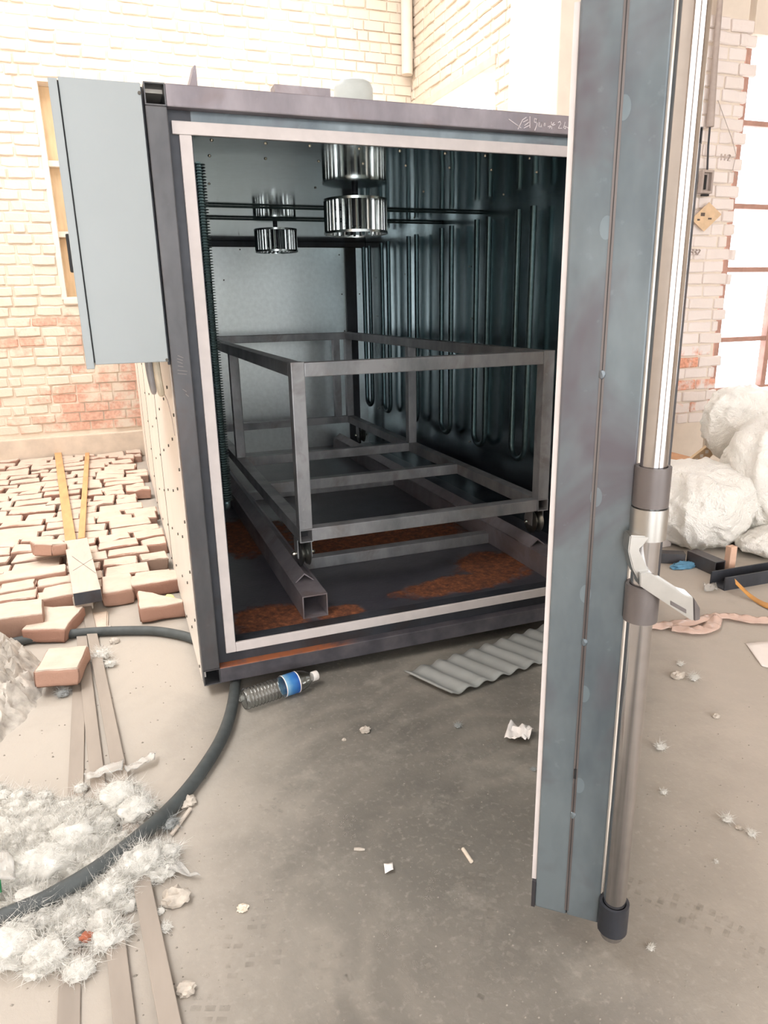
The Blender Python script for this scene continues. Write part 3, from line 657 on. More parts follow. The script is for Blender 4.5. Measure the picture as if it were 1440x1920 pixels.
def hang(x, y0, y1, zt, zb, r, name, mat, label):
    pts = []; k = 18
    for i in range(k+1):
        t = i/k; a = math.pi*t; pts.append((x+.006*math.sin(a), y0+(y1-y0)*(.5-.5*math.cos(a)), zt-(zt-zb)*math.sin(a)**.55))
    o = MB().tube(pts, r, 8).build(name, mat, smooth=True); return tag(o, label, 'cable', 'cables below the cabinet')
hang(-.05, .10, .26, 1.0, .90, .0075, 'cable_loop', 'cable_grey', 'grey cable loop hanging nearest the brick wall under the cabinet')
hang(-.035, .06, .10, 1.0, .905, .009, 'cable_loop', 'cord_beige', 'beige doubled cable hanging under the cabinet next to the post')
o = MB().tube([(-.03, .08, .93), (-.012, .12, .88), (-.006, .10, .83), (-.006, .06, .79)], .0012, 5).build('thin_wire', 'conduit_grey'); tag(o, 'thin wire trailing down the white side cladding', 'wire')

# ================================================================== CART inside the oven
ct = empty('oven_cart', 'welded square tube trolley frame standing on rails inside the oven', 'cart')
cx0, cx1, cyf, cyb, cz0, cz1, ct_ = .387, 1.377, .30, 2.75, .345, .955, .046
hw = ct_/2
for x in (cx0+hw, cx1-hw):
    MB().cbox(x-hw, x+hw, cyf, cyf+ct_, cz0+ct_, cz1, .003).build('post', 'steel_cart', ct)
    MB().cbox(x-hw, x+hw, cyb-ct_, cyb, cz0+ct_, cz1, .003).build('post', 'steel_cart', ct)
    MB().cbox(x-hw, x+hw, 1.60, 1.60+ct_, cz0+ct_, cz1-ct_, .003).build('post', 'steel_cart', ct)
    MB().cbox(x-hw, x+hw, cyf+ct_, cyb-ct_, cz1-ct_-.002, cz1-.002, .003).build('top_rail', 'steel_cart', ct)
    MB().hollow((x, cyf, cz0+hw), (x, cyb, cz0+hw), ct_, ct_, .003).build('bottom_rail', 'steel_cart', ct)
    MB().box(x-hw+.004, x+hw-.004, cyf+.06, cyf+.064, cz0+.004, cz0+ct_-.004).build('tube_inside_shade', 'black_gap', ct)  # black sheet for the shade inside the open rail end
for y0 in (cyf+.004, cyb-ct_):
    MB().cbox(cx0+ct_, cx1-ct_, y0, y0+ct_, cz1-ct_-.003, cz1-.003, .003).build('cross_rail', 'steel_cart', ct)
for y0 in (cyf+.004, 1.0, 1.60, cyb-ct_):
    MB().cbox(cx0+ct_, cx1-ct_, y0, y0+ct_, cz0, cz0+ct_, .003).build('cross_rail', 'steel_cart', ct)
MB().cbox(1.245, 1.245+ct_, cyb-ct_, cyb, cz0+ct_, cz1-ct_, .003).build('post', 'steel_cart', ct)
for x in (cx0+hw, cx1-hw):
    for yy in (.36, 2.5):
        zc = .289
        wh = MB().lathe([(.006, -.019), (.043, -.019), (.047, -.016), (.040, -.006), (.026, 0), (.040, .006), (.047, .016), (.043, .019), (.006, .019)], 30, 'X', (x, yy, zc)).build('wheel', 'wheel_steel', ct, smooth=True)
        for sx_ in (-1, 1): MB().cbox(x+sx_*.0245-.002, x+sx_*.0245+.002, yy-.026, yy+.026, zc-.012, cz0, .001).build('wheel_bracket', 'steel_cart', ct)
        MB().cyl((x-.038, yy, zc), (x+.038, yy, zc), .005, 10).lathe([(.0, -.042), (.006, -.041), (.0085, -.036), (.0085, -.031)], 10, 'X', (x, yy, zc)).lathe([(.0085, .031), (.0085, .036), (.006, .041), (.0, .042)], 10, 'X', (x, yy, zc)).build('axle_bolt', 'bright_screw', ct, smooth=True)

# ================================================================== LOOSE THINGS, LEFT
# loosely laid brick paving behind and beside the oven
pv = empty('brick_paving', 'loosely laid dusty brick paving between back wall and the oven side', 'paving', kind='structure')
rnd = random.Random(5); PH = .055
pm = {}
for L in (.12, .15, .18, .21, .24):
    pm[L] = [brick_mesh('brick', L-.006, .112, PH, 'brick_dusty', .007, i+int(L*1000)) for i in range(4)]
y = .99; r = 0
while y < 3.9:
    x = -1.62+rnd.uniform(-.1, .1)
    while x < -.03:
        L = rnd.choice((.12, .15, .18, .21, .24, .24)); 
        if x+L > -.008: L = max(.12, min(pm, key=lambda q: abs(q-(-.012-x))))
        if x+L > .0: break
        q = (x+L/2, y+rnd.uniform(-.008, .008))
        if not (y < 1.25 and -.62 < q[0] < -.30 and False):
            tall = rnd.random() < .12
            inst('brick', rnd.choice(pm[L]), pv, (q[0], q[1], PH/2+rnd.uniform(-.006, .010)), (rnd.uniform(-.07, .07), rnd.uniform(-.06, .06), rnd.uniform(-.07, .07)), (1, rnd.uniform(.94, 1.02), 1))
        x += L+rnd.uniform(.001, .012)
    y += .1195; r += 1
def lbrick(u, v, zt, L, D, yaw, tilt, label, seed, H=.055, cut=None):
    p = onZ(u, v, zt)
    bm = bmesh.new(); bmesh.ops.create_cube(bm, size=1); bmesh.ops.subdivide_edges(bm, edges=bm.edges[:], cuts=3, use_grid_fill=True)
    for q in bm.verts: q.co = Vector((q.co.x*L, q.co.y*D, q.co.z*H))
    if cut: bmesh.ops.bisect_plane(bm, geom=bm.verts[:]+bm.edges[:]+bm.faces[:], plane_co=cut[0], plane_no=cut[1], clear_outer=True); bmesh.ops.holes_fill(bm, edges=[e for e in bm.edges if e.is_boundary])
    bmesh.ops.bevel(bm, geom=[e for e in bm.edges if e.is_manifold and e.calc_face_angle(0) > .6], offset=.005, segments=2, affect='EDGES')
    for q in bm.verts:
        k = q.co*26 + Vector((seed*9.1, 0, seed)); q.co += Vector((noise.noise(k), noise.noise(k+Vector((7, 0, 0))), noise.noise(k+Vector((0, 7, 0)))*.6))*.006
    me = bpy.data.meshes.new('loose_brick'); bm.to_mesh(me); bm.free(); me.materials.append(MAT['brick_dusty'])
    for f_ in me.polygons: f_.use_smooth = True
    o = inst('loose_brick', me, None, (p.x, p.y, zt-H/2), (tilt[0], tilt[1], yaw)); md = o.modifiers.new('normals', 'WEIGHTED_NORMAL'); md.weight = 80; return tag(o, label, 'brick', 'loose bricks at the edge of the paving')
lbrick(116, 1234, .080, .125, .20, -.12, (-.10, .05, 0), 'dusty brick tilted over the steel bars in front of the grey cable', 1)
lbrick(300, 1118, .066, .165, .19, .0, (0, .0), 'broken brick with red front face beside the oven cladding', 2, .060, ((.02, .0, 0), (.8, .75, 0)))
lbrick(219, 1092, .066, .118, .20, .02, (0, 0), 'squarish brick beside the dark end of the timber block', 3, .062)
lbrick(101, 1157, .060, .15, .20, -.30, (.0, .04), 'pale brick lying askew just behind the grey cable', 4)
lbrick(90, 1017, .135, .125, .19, .22, (-.14, .10), 'chipped brick lying tilted on top of the paving', 5, .052, ((-.03, -.06, 0), (-.8, -.7, 0)))
lbrick(22, 1143, .10, .2, .16, .1, (.0, .05), 'rounded pale brick half buried in the rubble heap', 6, .09)
lbrick(62, 1073, .075, .26, .085, .10, (.06, 0), 'long brick with dark front face at left picture edge', 7, .06)
lbrick(33, 1096, .062, .13, .13, .05, (0, .0), 'small squarish brick between the long brick and the rubble heap', 8, .058)
lbrick(104, 1088, .060, .14, .09, .06, (0, 0), 'flat pale brick left of the timber block, nearer the wall', 9)
lbrick(106, 1112, .062, .14, .075, .08, (.05, 0), 'narrow pale brick left of the timber block, nearer the cable', 10)
lbrick(290, 1082, .064, .20, .12, .05, (0, .0), 'wide pale brick behind the broken red brick', 11, .062)
lbrick(165, 1165, .012, .14, .16, .0, (0, 0), 'flat half sunk brick left under the steel bars', 12, .02)
o = place(blob(.016, 3, .3, 2, (1.2, 1, .8), 2.), tuple(onZ(317, 1121, .035))).build('foam_scrap', 'yellow_foam', smooth=True); tag(o, 'small yellow foam scrap beside the broken red brick', 'scrap')
# wooden laths and timber block
def plank(p, q, wdt, th, z, mat, name, label, cat, group=None):
    p = Vector((p.x, p.y, 0)); q = Vector((q.x, q.y, 0)); L = (q-p).length; m = MB()
    m.cbox(0, L, -wdt/2, wdt/2, 0, th, min(.002, th*.3)); a = math.atan2(q.y-p.y, q.x-p.x); place(m, (p.x, p.y, z), a)
    return tag(m.build(name, mat), label, cat, group)
plank(onZ(109, 852, .07), onZ(132, 1010, .09), .048, .012, .072, 'wood_orange', 'wooden_lath', 'broader orange wooden lath running from the timber block to back wall', 'lath', 'wooden laths')
plank(onZ(164, 852, .07), onZ(152, 1006, .09), .030, .012, .072, 'wood_orange', 'wooden_lath', 'narrow orange wooden lath right of the broader one', 'lath', 'wooden laths')
p0 = onZ(142, 1011, .115); p1 = onZ(163, 1108, .115)
tbk = plank(p0, p1, .098, .05, .065, 'wood_dusty', 'timber_block', 'dusty timber block with pencilled cross lying on the bricks', 'timber')
dv = (p1-p0).normalized(); sv = Vector((-dv.y, dv.x, 0)); e0 = Vector((p1.x, p1.y, 0))+dv*.0005
MB().prism([e0+sv*.048+Vector((0, 0, .066)), e0-sv*.048+Vector((0, 0, .066)), e0-sv*.048+Vector((0, 0, .113)), e0+sv*.048+Vector((0, 0, .113))], dv*.003).build('dark_end', 'steel_dark', tbk)  # shade of the end face put on as a thin dark piece
def on_block(pts):
    return [onZ(u, v, .1155) for u, v in pts]
m = MB()
for st in ([(135, 1043), (180, 1075)], [(176, 1046), (137, 1070)]):
    a, b = on_block(st); d = (b-a).normalized(); s_ = Vector((-d.y, d.x, 0))*.0011; m.add([a-s_, b-s_, b+s_, a+s_], [(0, 1, 2, 3)])
m.v = [(v[0], v[1], .1156) for v in m.v]; m.build('pencil_cross', 'pencil', tbk)
o = plank(onZ(155, 1128, .04), onZ(168, 1092, .04), .07, .055, .005, 'wood_dusty', 'timber_offcut', 'dark ended timber offcut under the timber block', 'timber')
# flat steel bars
plank(onZ(150, 1238), onZ(127, 1990), .036, .005, .001, 'strip_steel_dusty', 'flat_bar', 'leftmost of the three dusty flat steel bars on the floor', 'steel bar', 'flat steel bars')
plank(onZ(146, 1128), onZ(242, 1990), .034, .005, .0075, 'strip_steel_dusty', 'flat_bar', 'middle of the three dusty flat steel bars on the floor', 'steel bar', 'flat steel bars')
plank(onZ(160, 1128), onZ(332, 1990), .034, .005, .014, 'strip_steel_dusty', 'flat_bar', 'rightmost of the three dusty flat steel bars on the floor', 'steel bar', 'flat steel bars')
# heavy black cable
def spline(pts, n_=8):
    pts = [Vector(p) for p in pts]; out = []
    for i in range(len(pts)-1):
        a, b, c, d = pts[max(i-1, 0)], pts[i], pts[i+1], pts[min(i+2, len(pts)-1)]
        for k in range(n_):
            t = k/n_; out.append(.5*((2*b)+(c-a)*t+(2*a-5*b+4*c-d)*t*t+(3*b-a-3*c+d)*t**3))
    out.append(pts[-1]); return out
cz = .018
cpts = [onZ(u, v, cz) for u, v in ((-60, 1760), (0, 1742), (100, 1697), (220, 1620), (330, 1505), (398, 1415), (428, 1352), (440, 1292))]
cpts += [Vector((.105, .12, cz)), Vector((.075, .27, cz))]+[onZ(u, v, cz) for u, v in ((360, 1197), (320, 1187), (270, 1182), (170, 1185), (70, 1196))]+[Vector((-.62, .60, cz)), Vector((-.8, .58, cz))]
cpts = [Vector((q.x, q.y, cz+(.022 if -.50 < q.x < -.25 and -.75 < q.y < -.5 else 0))) for q in cpts]
o = MB().tube(spline(cpts), .0165, 14).build('power_cable', 'rubber_cable', smooth=True); tag(o, 'thick black rubber cable curving across the floor and under the oven', 'cable')
# rubble heap
m = MB(); NN = 150; pts = []
for i in range(NN+1):
    for j in range(NN+1):
        x = -1.45+1.05*i/NN; yv = -.35+1.2*j/NN
        d = math.hypot((x+1.02)/.56, (yv-.28)/.56); h = .26*max(0, 1-d*d)
        q = Vector((x, yv, 0)); f = noise.fractal(q*9, 1., 2., 5)
        g = abs(noise.noise(q*24))+.9*abs(noise.noise(q*55))
        z = h*(1+.3*f)+(.05*g if h > .004 else 0)*min(1, h*14)-.004
        pts.append((x+.012*noise.noise(q*31), yv+.012*noise.noise(q*31+Vector((5, 0, 0))), z))
m.grid(pts, NN+1, NN+1); o = m.build('rubble_heap', 'rock', smooth=True, fix=False); tag(o, 'heap of pale crumbled rubble at the left edge', 'rubble', kind='stuff')
# mineral wool drift: lumps and fibres
def fibres(m, x, yv, z, r_, sq, n_, rg):
    """short bent fibres standing off a lump"""
    for i in range(n_):
        d = Vector((rg.gauss(0, 1), rg.gauss(0, 1), abs(rg.gauss(0, .8)))).normalized()
        p = Vector((x, yv, z))+Vector((d.x*r_*1.1, d.y*r_, d.z*r_*sq))*rg.uniform(.75, 1.05)
        t = (d*.5+Vector((rg.gauss(0, 1), rg.gauss(0, 1), rg.gauss(0, .5)))).normalized(); L = min(.022, r_*rg.uniform(.4, 1.1)); w_ = rg.uniform(.0002, .00045)
        s_ = t.cross(Vector((rg.gauss(0, 1), rg.gauss(0, 1), rg.gauss(0, 1)))).normalized()*w_; bend_ = Vector((rg.gauss(0, 1), rg.gauss(0, 1), rg.gauss(0, 1)))*L*.3
        q = p+t*L*.5+bend_*.5; e = p+t*L+bend_*1.6
        m.add([p-s_, p+s_, q+s_, q-s_, e], [(0, 1, 2, 3), (3, 2, 4)])
def wool(name, spots, label, mat='wool', kind='stuff', fib=420):
    m = MB()
    for (x, yv, r_, sq) in spots:
        m_ = place(blob(r_*.88, 3, .4, 2.6, (1.15, 1, sq), x*13+yv*7, .12), (x, yv, r_*sq*.55), 0); m.add(m_.v, m_.f)
    ns = len(m.f)
    for (x, yv, r_, sq) in spots: fibres(m, x, yv, r_*sq*.55, r_, sq, int(fib*(r_/.03)**1.6)+8, rnd)
    o = m.build(name, mat, smooth=False, fix=False)
    for p in o.data.polygons: p.use_smooth = p.index < ns
    return tag(o, label, 'insulation', kind=kind)
spots = []
while len(spots) < 260:
    u, v = rnd.uniform(-60, 330), rnd.uniform(1480, 1960)
    lim = 1.0
    # outline of the drift in the floor plane
    dd = ((u-95)/200)**2 + ((v-1640)/165)**2
    if dd > 1+rnd.uniform(-.5, .6): continue
    if u > 150 and v > 1720 and rnd.random() < .75: continue
    p = onZ(u, v, 0); spots.append((p.x, p.y, rnd.uniform(.010, .034)*(1.15 if dd < .5 else .8), rnd.uniform(.55, .8)))
for u, v, r_ in ((225, 1510, .05), (255, 1535, .045), (90, 1640, .06), (140, 1590, .055), (190, 1640, .04), (240, 1640, .045), (30, 1660, .05), (20, 1790, .05), (90, 1800, .04), (265, 1630, .045), (195, 1740, .03), (200, 1770, .03), (60, 1720, .05), (285, 1630, .03)):
    p = onZ(u, v, 0); spots.append((p.x, p.y, r_, .7))
wool('insulation_wool', spots, 'fluffy drift of white mineral wool over the bars and cable')
def tuft(u, v, r_, label, mat='wool', sq=.75, z=0., cat='wool tuft', grp=None, sub=3):
    p = onZ(u, v, z); m = place(blob(r_*(.62 if 'wool' in mat else 1), sub, .45, 2.4, (1.2, 1, sq), u*.13+v*.07, .15), (p.x, p.y, z+r_*sq*.62), 0)
    if 'wool' in mat: fibres(m, p.x, p.y, z+r_*sq*.62, r_*.8, sq, int(60+r_*9000), rnd)
    o = m.build('wool_tuft' if cat == 'wool tuft' else 'crumb', mat, smooth=True); return tag(o, label, cat, grp)
G = 'wool tufts on the floor'
tuft(192, 1236, .035, 'white wool tuft beside the bars near the tilted brick', grp=G)
tuft(207, 1250, .022, 'small white wool tuft right against the larger one by the bars', grp=G)
tuft(118, 1306, .022, 'grey blue wool tuft in front of the tilted brick', 'wool_grey', grp=G)
tuft(452, 1314, .013, 'small pale tuft at the foot of the plastic bottle', grp=G)
tuft(455, 1230, .010, 'grey fluff on the rusty bottom beam of the oven', 'wool_grey', z=.092, grp=G)
tuft(320, 1552, .024, 'grey tuft beside the thick cable', 'wool_grey', grp=G)
tuft(352, 1508, .018, 'brownish tuft at the tip of the wood sliver', 'debris', grp=G)
tuft(300, 1610, .02, 'wool tuft under the clear plastic scrap', grp=G)
tuft(330, 1690, .022, 'grey dust tuft right of the bars below the plastic scrap', 'debris', grp=G)
tuft(350, 1860, .014, 'dust tuft right of the bars near bottom edge', 'debris', grp=G)
tuft(310, 1745, .013, 'pale tuft touching the rightmost bar', grp=G)
tuft(685, 1372, .012, 'brownish tuft on the dark floor in front of the oven', 'debris', grp=G)
tuft(858, 1364, .011, 'faint grey tuft right of the brownish one', 'wool_grey', grp=G)
tuft(1238, 1405, .016, 'white tuft right of the chrome rod, upper of two', grp=G)
tuft(1244, 1488, .009, 'small white tuft right of the chrome rod, lower of two', grp=G)
tuft(1362, 1540, .014, 'wool tuft at upper end of a streak on right floor', grp=G)
tuft(1408, 1566, .011, 'wool tuft at lower end of a streak on right floor', grp=G)
tuft(1385, 1554, .006, 'thin fluff between two tufts on right floor', 'debris', grp=G)
tuft(1270, 1270, .017, 'dusty tuft behind the larger fluff on right floor', 'debris', grp=G)
tuft(1300, 1275, .019, 'whitish fluff below the pink film on right floor', grp=G)
tuft(1275, 1248, .012, 'small tuft nearest the pink film on right floor', grp=G)
tuft(1342, 1345, .010, 'grey crumb of fluff at right edge', 'debris', grp=G)
tuft(1220, 1780, .007, 'tiny white crumb right of the rod foot', grp=G)
tuft(1342, 1618, .005, 'tiny pale crumb on right floor', grp=G)
tuft(455, 1706, .009, 'pale wood chip on the swept floor', 'butt_filter', cat='crumb')
tuft(210, 1372, .006, 'small dark crumb on pale floor beside the bars', 'debris', cat='crumb')
tuft(205, 1180, .010, 'clod of dust against the grey cable', 'rock', z=0., cat='crumb')
tuft(215, 1205, .014, 'stone like clod in front of the grey cable', 'rock', cat='crumb')
tuft(163, 1760, .010, 'rust red chip in the wool', 'rust_chip', cat='crumb', z=.02)
tuft(1000, 1445, .008, 'grey fluff scrap just left of the door', 'wool_grey', grp=G)
tuft(645, 1388, .005, 'tiny crumb on dark floor', 'debris', cat='crumb')
# scattered grit nobody could count
m = MB(); gr = random.Random(3)
for i in range(700):
    u, v = gr.uniform(-40, 1500), gr.uniform(1230, 1960); p = onZ(u, v, 0)
    if p.y > -.03 and 0 < p.x < 1.7: continue
    r_ = gr.uniform(.0008, .0026)*(1.5 if u < 350 else 1); a = gr.uniform(0, 6)
    m.add([(p.x+r_*math.cos(a+k*1.57), p.y+r_*math.sin(a+k*1.57)*.8, 0) for k in range(4)]+[(p.x, p.y, r_)], [(0, 1, 4), (1, 2, 4), (2, 3, 4), (3, 0, 4)])
o = m.build('floor_grit', 'grit_dull'); tag(o, 'fine grit strewn over the concrete floor', 'grit', kind='stuff')
# film, splinter, papers
def film(px, mat, name, label, cat, z=.006, amp=.006, nu=14, nv=8, thick=.0006):
    """quad of floor pixels, crumpled into a sheet lying on the floor"""
    a, b, c, d = [onZ(u, v, 0) for u, v in px]; pts = []
    for i in range(nu+1):
        s_ = i/nu
        for j in range(nv+1):
            t = j/nv; q = (a*(1-s_)+b*s_)*(1-t)+(d*(1-s_)+c*s_)*t
            pts.append((q.x, q.y, z+amp*(noise.noise(q*38)+.6*noise.noise(q*90)+.9)))
    o = MB().grid(pts, nu+1, nv+1).build(name, mat, smooth=True, fix=False)
    md = o.modifiers.new('thickness', 'SOLIDIFY'); md.thickness = thick
    return tag(o, label, cat)
film([(300, 1600), (330, 1622), (378, 1655), (295, 1640)], 'film_clear', 'plastic_scrap', 'clear plastic film scrap right of the wool', 'plastic film', .008, .01)
film([(160, 1470), (235, 1440), (232, 1462), (165, 1480)], 'film_clear', 'plastic_scrap', 'dusty plastic shred across the flat bars', 'plastic film', .022, .008)
film([(232, 1450), (295, 1420), (290, 1438), (240, 1460)], 'film_clear', 'plastic_scrap', 'twisted plastic shred ending right of the bars', 'plastic film', .012, .01)
film([(-40, 1620), (34, 1650), (40, 1700), (-40, 1690)], 'film_clear', 'plastic_scrap', 'clear plastic corner in the wool at left edge', 'plastic film', .05, .012)
film([(-30, 1700), (12, 1700), (14, 1722), (-30, 1725)], 'green_glass', 'green_scrap', 'dark green scrap at left edge beside the cable', 'scrap', .06, .006)
film([(960, 1362), (1000, 1378), (985, 1402), (945, 1392)], 'paper_white', 'crumpled_paper', 'crumpled brownish paper just left of the open door', 'paper', .004, .018)
film([(1398, 1208), (1470, 1200), (1470, 1262), (1428, 1250)], 'paper_white', 'paper_sheet', 'white paper sheet lying at right picture edge', 'paper', .002, .001)
film([(1318, 1100), (1342, 1098), (1345, 1112), (1320, 1112)], 'film_clear', 'plastic_scrap', 'clear crinkled scrap left of the steel channel', 'plastic film', .004, .012)
film([(720, 1628), (736, 1622), (738, 1636), (722, 1642)], 'paper_white', 'paper_chip', 'small white chip on the floor below the oven', 'scrap', .003, .006, 4, 4)
p, q = onZ(322, 1570), onZ(358, 1520); plank(p, q, .008, .006, .004, 'wood_dusty', 'wood_sliver', 'pale wood sliver beside the thick cable', 'splinter')
p, q = onZ(868, 1592, .004), onZ(884, 1616, .004)
o = MB().cyl((p.x, p.y, .0045), (q.x, q.y, .0045), .0042, 12).build('cigarette_butt', 'butt_filter', smooth=True); tag(o, 'cigarette butt on the floor in front of the oven', 'butt')
p, q = onZ(664, 1592, .003), onZ(684, 1593, .003)
o = MB().tube([p, (p+q)/2, q], [.003, .004, .002], 6).build('wood_chip', 'debris'); tag(o, 'thin brown chip on the dark floor', 'chip')
# boot prints printed in dust
m = MB(); br = random.Random(11)
for (u, v, a, L) in ((560, 1480, .5, .2), (640, 1545, 2.4, .22), (690, 1790, 0.1, .24), (500, 1720, 1.3, .2), (840, 1640, .9, .24), (900, 1685, 1.0, .2), (790, 1830, .05, .2), (900, 1800, .7, .22), (640, 1860, 1.5, .24), (870, 1420, .2, .2), (1240, 1690, 2.2, .22), (1340, 1740, 2.1, .2), (410, 1830, 1.2, .2), (950, 1850, .6, .2)):
    p = onZ(u, v, 0); c_, s_ = math.cos(a), math.sin(a)
    for i in range(11):
        t = i/10.; wdt = .036*(1-.35*abs(t-.35))*(0.55 if .5 < t < .66 else 1)
        for k in (-1, 0, 1):
            if br.random() < .35: continue
            lx = (t-.5)*L; ly = k*wdt*.72; hw_, hl = wdt*.26, L*.026
            m.add([(p.x+(lx+dx)*c_-(ly+dy)*s_, p.y+(lx+dx)*s_+(ly+dy)*c_, .0006) for dx, dy in ((-hl, -hw_), (hl, -hw_), (hl, hw_), (-hl, hw_))], [(0, 1, 2, 3)])
n = NT('print_dust'); n.col(srgb(150, 143, 133)).rough(.95); al = n.mask(n.noise(28, 4), .40, .66); n.link(n.math('MULTIPLY', al, .45), n.b.inputs['Alpha']); MAT['print_dust'] = n.m
o = m.build('boot_prints', 'print_dust', fix=False); tag(o, 'dusty boot prints with ribbed soles on the concrete', 'footprints', kind='stuff')

# ================================================================== BOTTLE
pa, pb = Vector((.098, -.108, .0325)), Vector((.345, -.048, .0325))
bt = empty('water_bottle', 'clear plastic water bottle with blue label lying by the oven beam', 'bottle')
bt.location = pa; dirv = (pb-pa).normalized(); bt.rotation_euler = dirv.to_track_quat('Z', 'Y').to_euler()
prof = [(.0, .004), (.018, .002), (.028, .0), (.0315, .006)]
for i in range(10):
    z_ = .012+i*.0105; prof += [(.0315 if i < 8 else .0315, z_), (.0288, z_+.0035), (.0288, z_+.006)]
prof += [(.0318, .122), (.0322, .125), (.0322, .172), (.0318, .176), (.031, .186), (.027, .200), (.020, .212), (.0135, .221), (.0125, .226)]
inner = [(max(.0, r_-.0012), z_ + (.0012 if z_ < .01 else 0)) for r_, z_ in reversed(prof)]
MB().lathe(prof+inner, 32).build('bottle_body', 'bottle_plastic', bt, smooth=True)
MB().lathe([(.0325, .126), (.0327, .126), (.0327, .171), (.0325, .171)], 40).build('label', 'bottle_label', bt, smooth=True)
for z_ in (.125, .170): MB().lathe([(.0328, z_), (.0331, z_), (.0331, z_+.003), (.0328, z_+.003)], 40).build('label_border', 'paper_white', bt, smooth=True)
MB().lathe([(.0, .245), (.013, .245), (.0148, .243), (.0148, .226), (.0, .226)], 26).build('bottle_cap', 'paper_white', bt, smooth=True)

# ================================================================== CORRUGATED SHEET
a0 = Vector((.60, -.115, 0)); ud = Vector((.975, .20, 0)).normalized(); vd = Vector((.42, -.90, 0)).normalized(); pts = []
NU, NV = 110, 8
for i in range(NU+1):
    for j in range(NV+1):
        q = a0+ud*(.60*i/NU)+vd*(.19*j/NV); t = i/NU*.60; ed = .01*noise.noise(Vector((i*.09, j*.3, 4)))
        pts.append((q.x+ed*.5, q.y+ed*.4*(j/NV), .016+.006*math.cos(2*math.pi*t/.066)+.006*(j/NV)*0))
o = MB().grid(pts, NU+1, NV+1).build('corrugated_sheet', 'corrugated_grey', smooth=True, fix=False)
md = o.modifiers.new('thickness', 'SOLIDIFY'); md.thickness = .005; md.offset = 0
tag(o, 'offcut of grey corrugated sheet lying half under the oven', 'sheet')

# ================================================================== RIGHT: pier fittings
yp = YR-.004
def wallpts(px, y): return [onY(u, v, y) for u, v in px]
b = onY(1320, 342, yp); bx_ = empty('switch_box', 'broken open wall switch box on the brick pier', 'switch box')
MB().box(b.x-.040, b.x+.040, yp-.006, yp+.0, b.z-.062, b.z+.062).build('back_box', 'conduit_grey', bx_)
for dx0, dx1, dz0, dz1 in ((-.045, -.03, -.066, .066), (.03, .045, -.066, .066), (-.03, .03, .052, .066), (-.03, .03, -.066, -.052)):
    MB().cbox(b.x+dx0, b.x+dx1, yp-.030, yp+.0, b.z+dz0, b.z+dz1, .002).build('rim', 'conduit_grey', bx_)
MB().cbox(b.x-.026, b.x+.004, yp-.018, yp-.005, b.z-.042, b.z+.04, .003).build('switch_core', 'black_gap', bx_)
MB().cbox(b.x-.028, b.x+.022, yp-.030, yp-.010, b.z-.082, b.z-.070, .002).build('bottom_clip', 'black_gap', bx_)
q0, q1, q2 = onY(1352, -20, yp-.02), onY(1341, 110, yp-.02), onY(1331, 238, yp-.02)
o = MB().tube([q0, q1, q2], [.016, .017, .024], 10).build('conduit', 'conduit_grey', smooth=True); tag(o, 'grey vertical conduit running down the brick pier', 'conduit')
o = MB().tube(wallpts([(1331, 238), (1328, 275), (1326, 322)], yp-.012), .006, 8).build('wire_bundle', 'steel_dark', smooth=True); tag(o, 'dark wires between conduit and switch box', 'wire')
o = MB().tube(wallpts([(1346, 188), (1362, 232), (1373, 262), (1380, 290), (1374, 318), (1381, 335)], yp-.006), .002, 6).build('thin_wire', 'conduit_grey'); tag(o, 'thin loose wire hanging on the brick pier', 'wire')
tg = wallpts([(1296, 411), (1330, 379), (1353, 402), (1320, 434)], yp-.02)
o = MB().prism([tg[0], tg[1], tg[2], tg[3]], (0, .002, 0)).build('cardboard_tag', 'cardboard_tag'); tag(o, 'square cardboard tag hanging below the switch box', 'tag')
for k_, (u_, v_, w_, h_) in enumerate(((1318, 402, .016, .010), (1331, 410, .014, .005), (1310, 412, .010, .005))):
    c_ = onY(u_, v_, yp-.0212); MB().box(c_.x-w_, c_.x+w_, yp-.0214, yp-.0206, c_.z-h_, c_.z+h_).build('print_mark', 'pencil', o)
def seg(txt):
    D = {'3': [[(0, 1), (.5, 1), (.6, .75), (.25, .55), (.6, .3), (.4, 0), (0, .05)]], '2': [[(0, .8), (.3, 1), (.55, .75), (0, 0), (.6, 0)]], '1': [[(.2, 1), (.15, 0)]]}
    out = []; x_ = 0
    for c_ in txt:
        out += [[(p_[0]+x_, p_[1]) for p_ in s_] for s_ in D[c_]]; x_ += .8
    return out
c_ = onY(1296, 478, YR-.0); stroke_text('wall_writing', seg('332'), (c_.x, YR+.008, c_.z), (1, 0, 0), (0, 0, 1), .035, .0008, 'wall_scratch', wp, -.006)
c_ = onY(1352, 300, YR-.0); stroke_text('wall_writing', seg('112'), (c_.x, YR+.008, c_.z), (1, 0, 0), (0, 0, 1), .036, .0008, 'wall_scratch', wp, -.006)

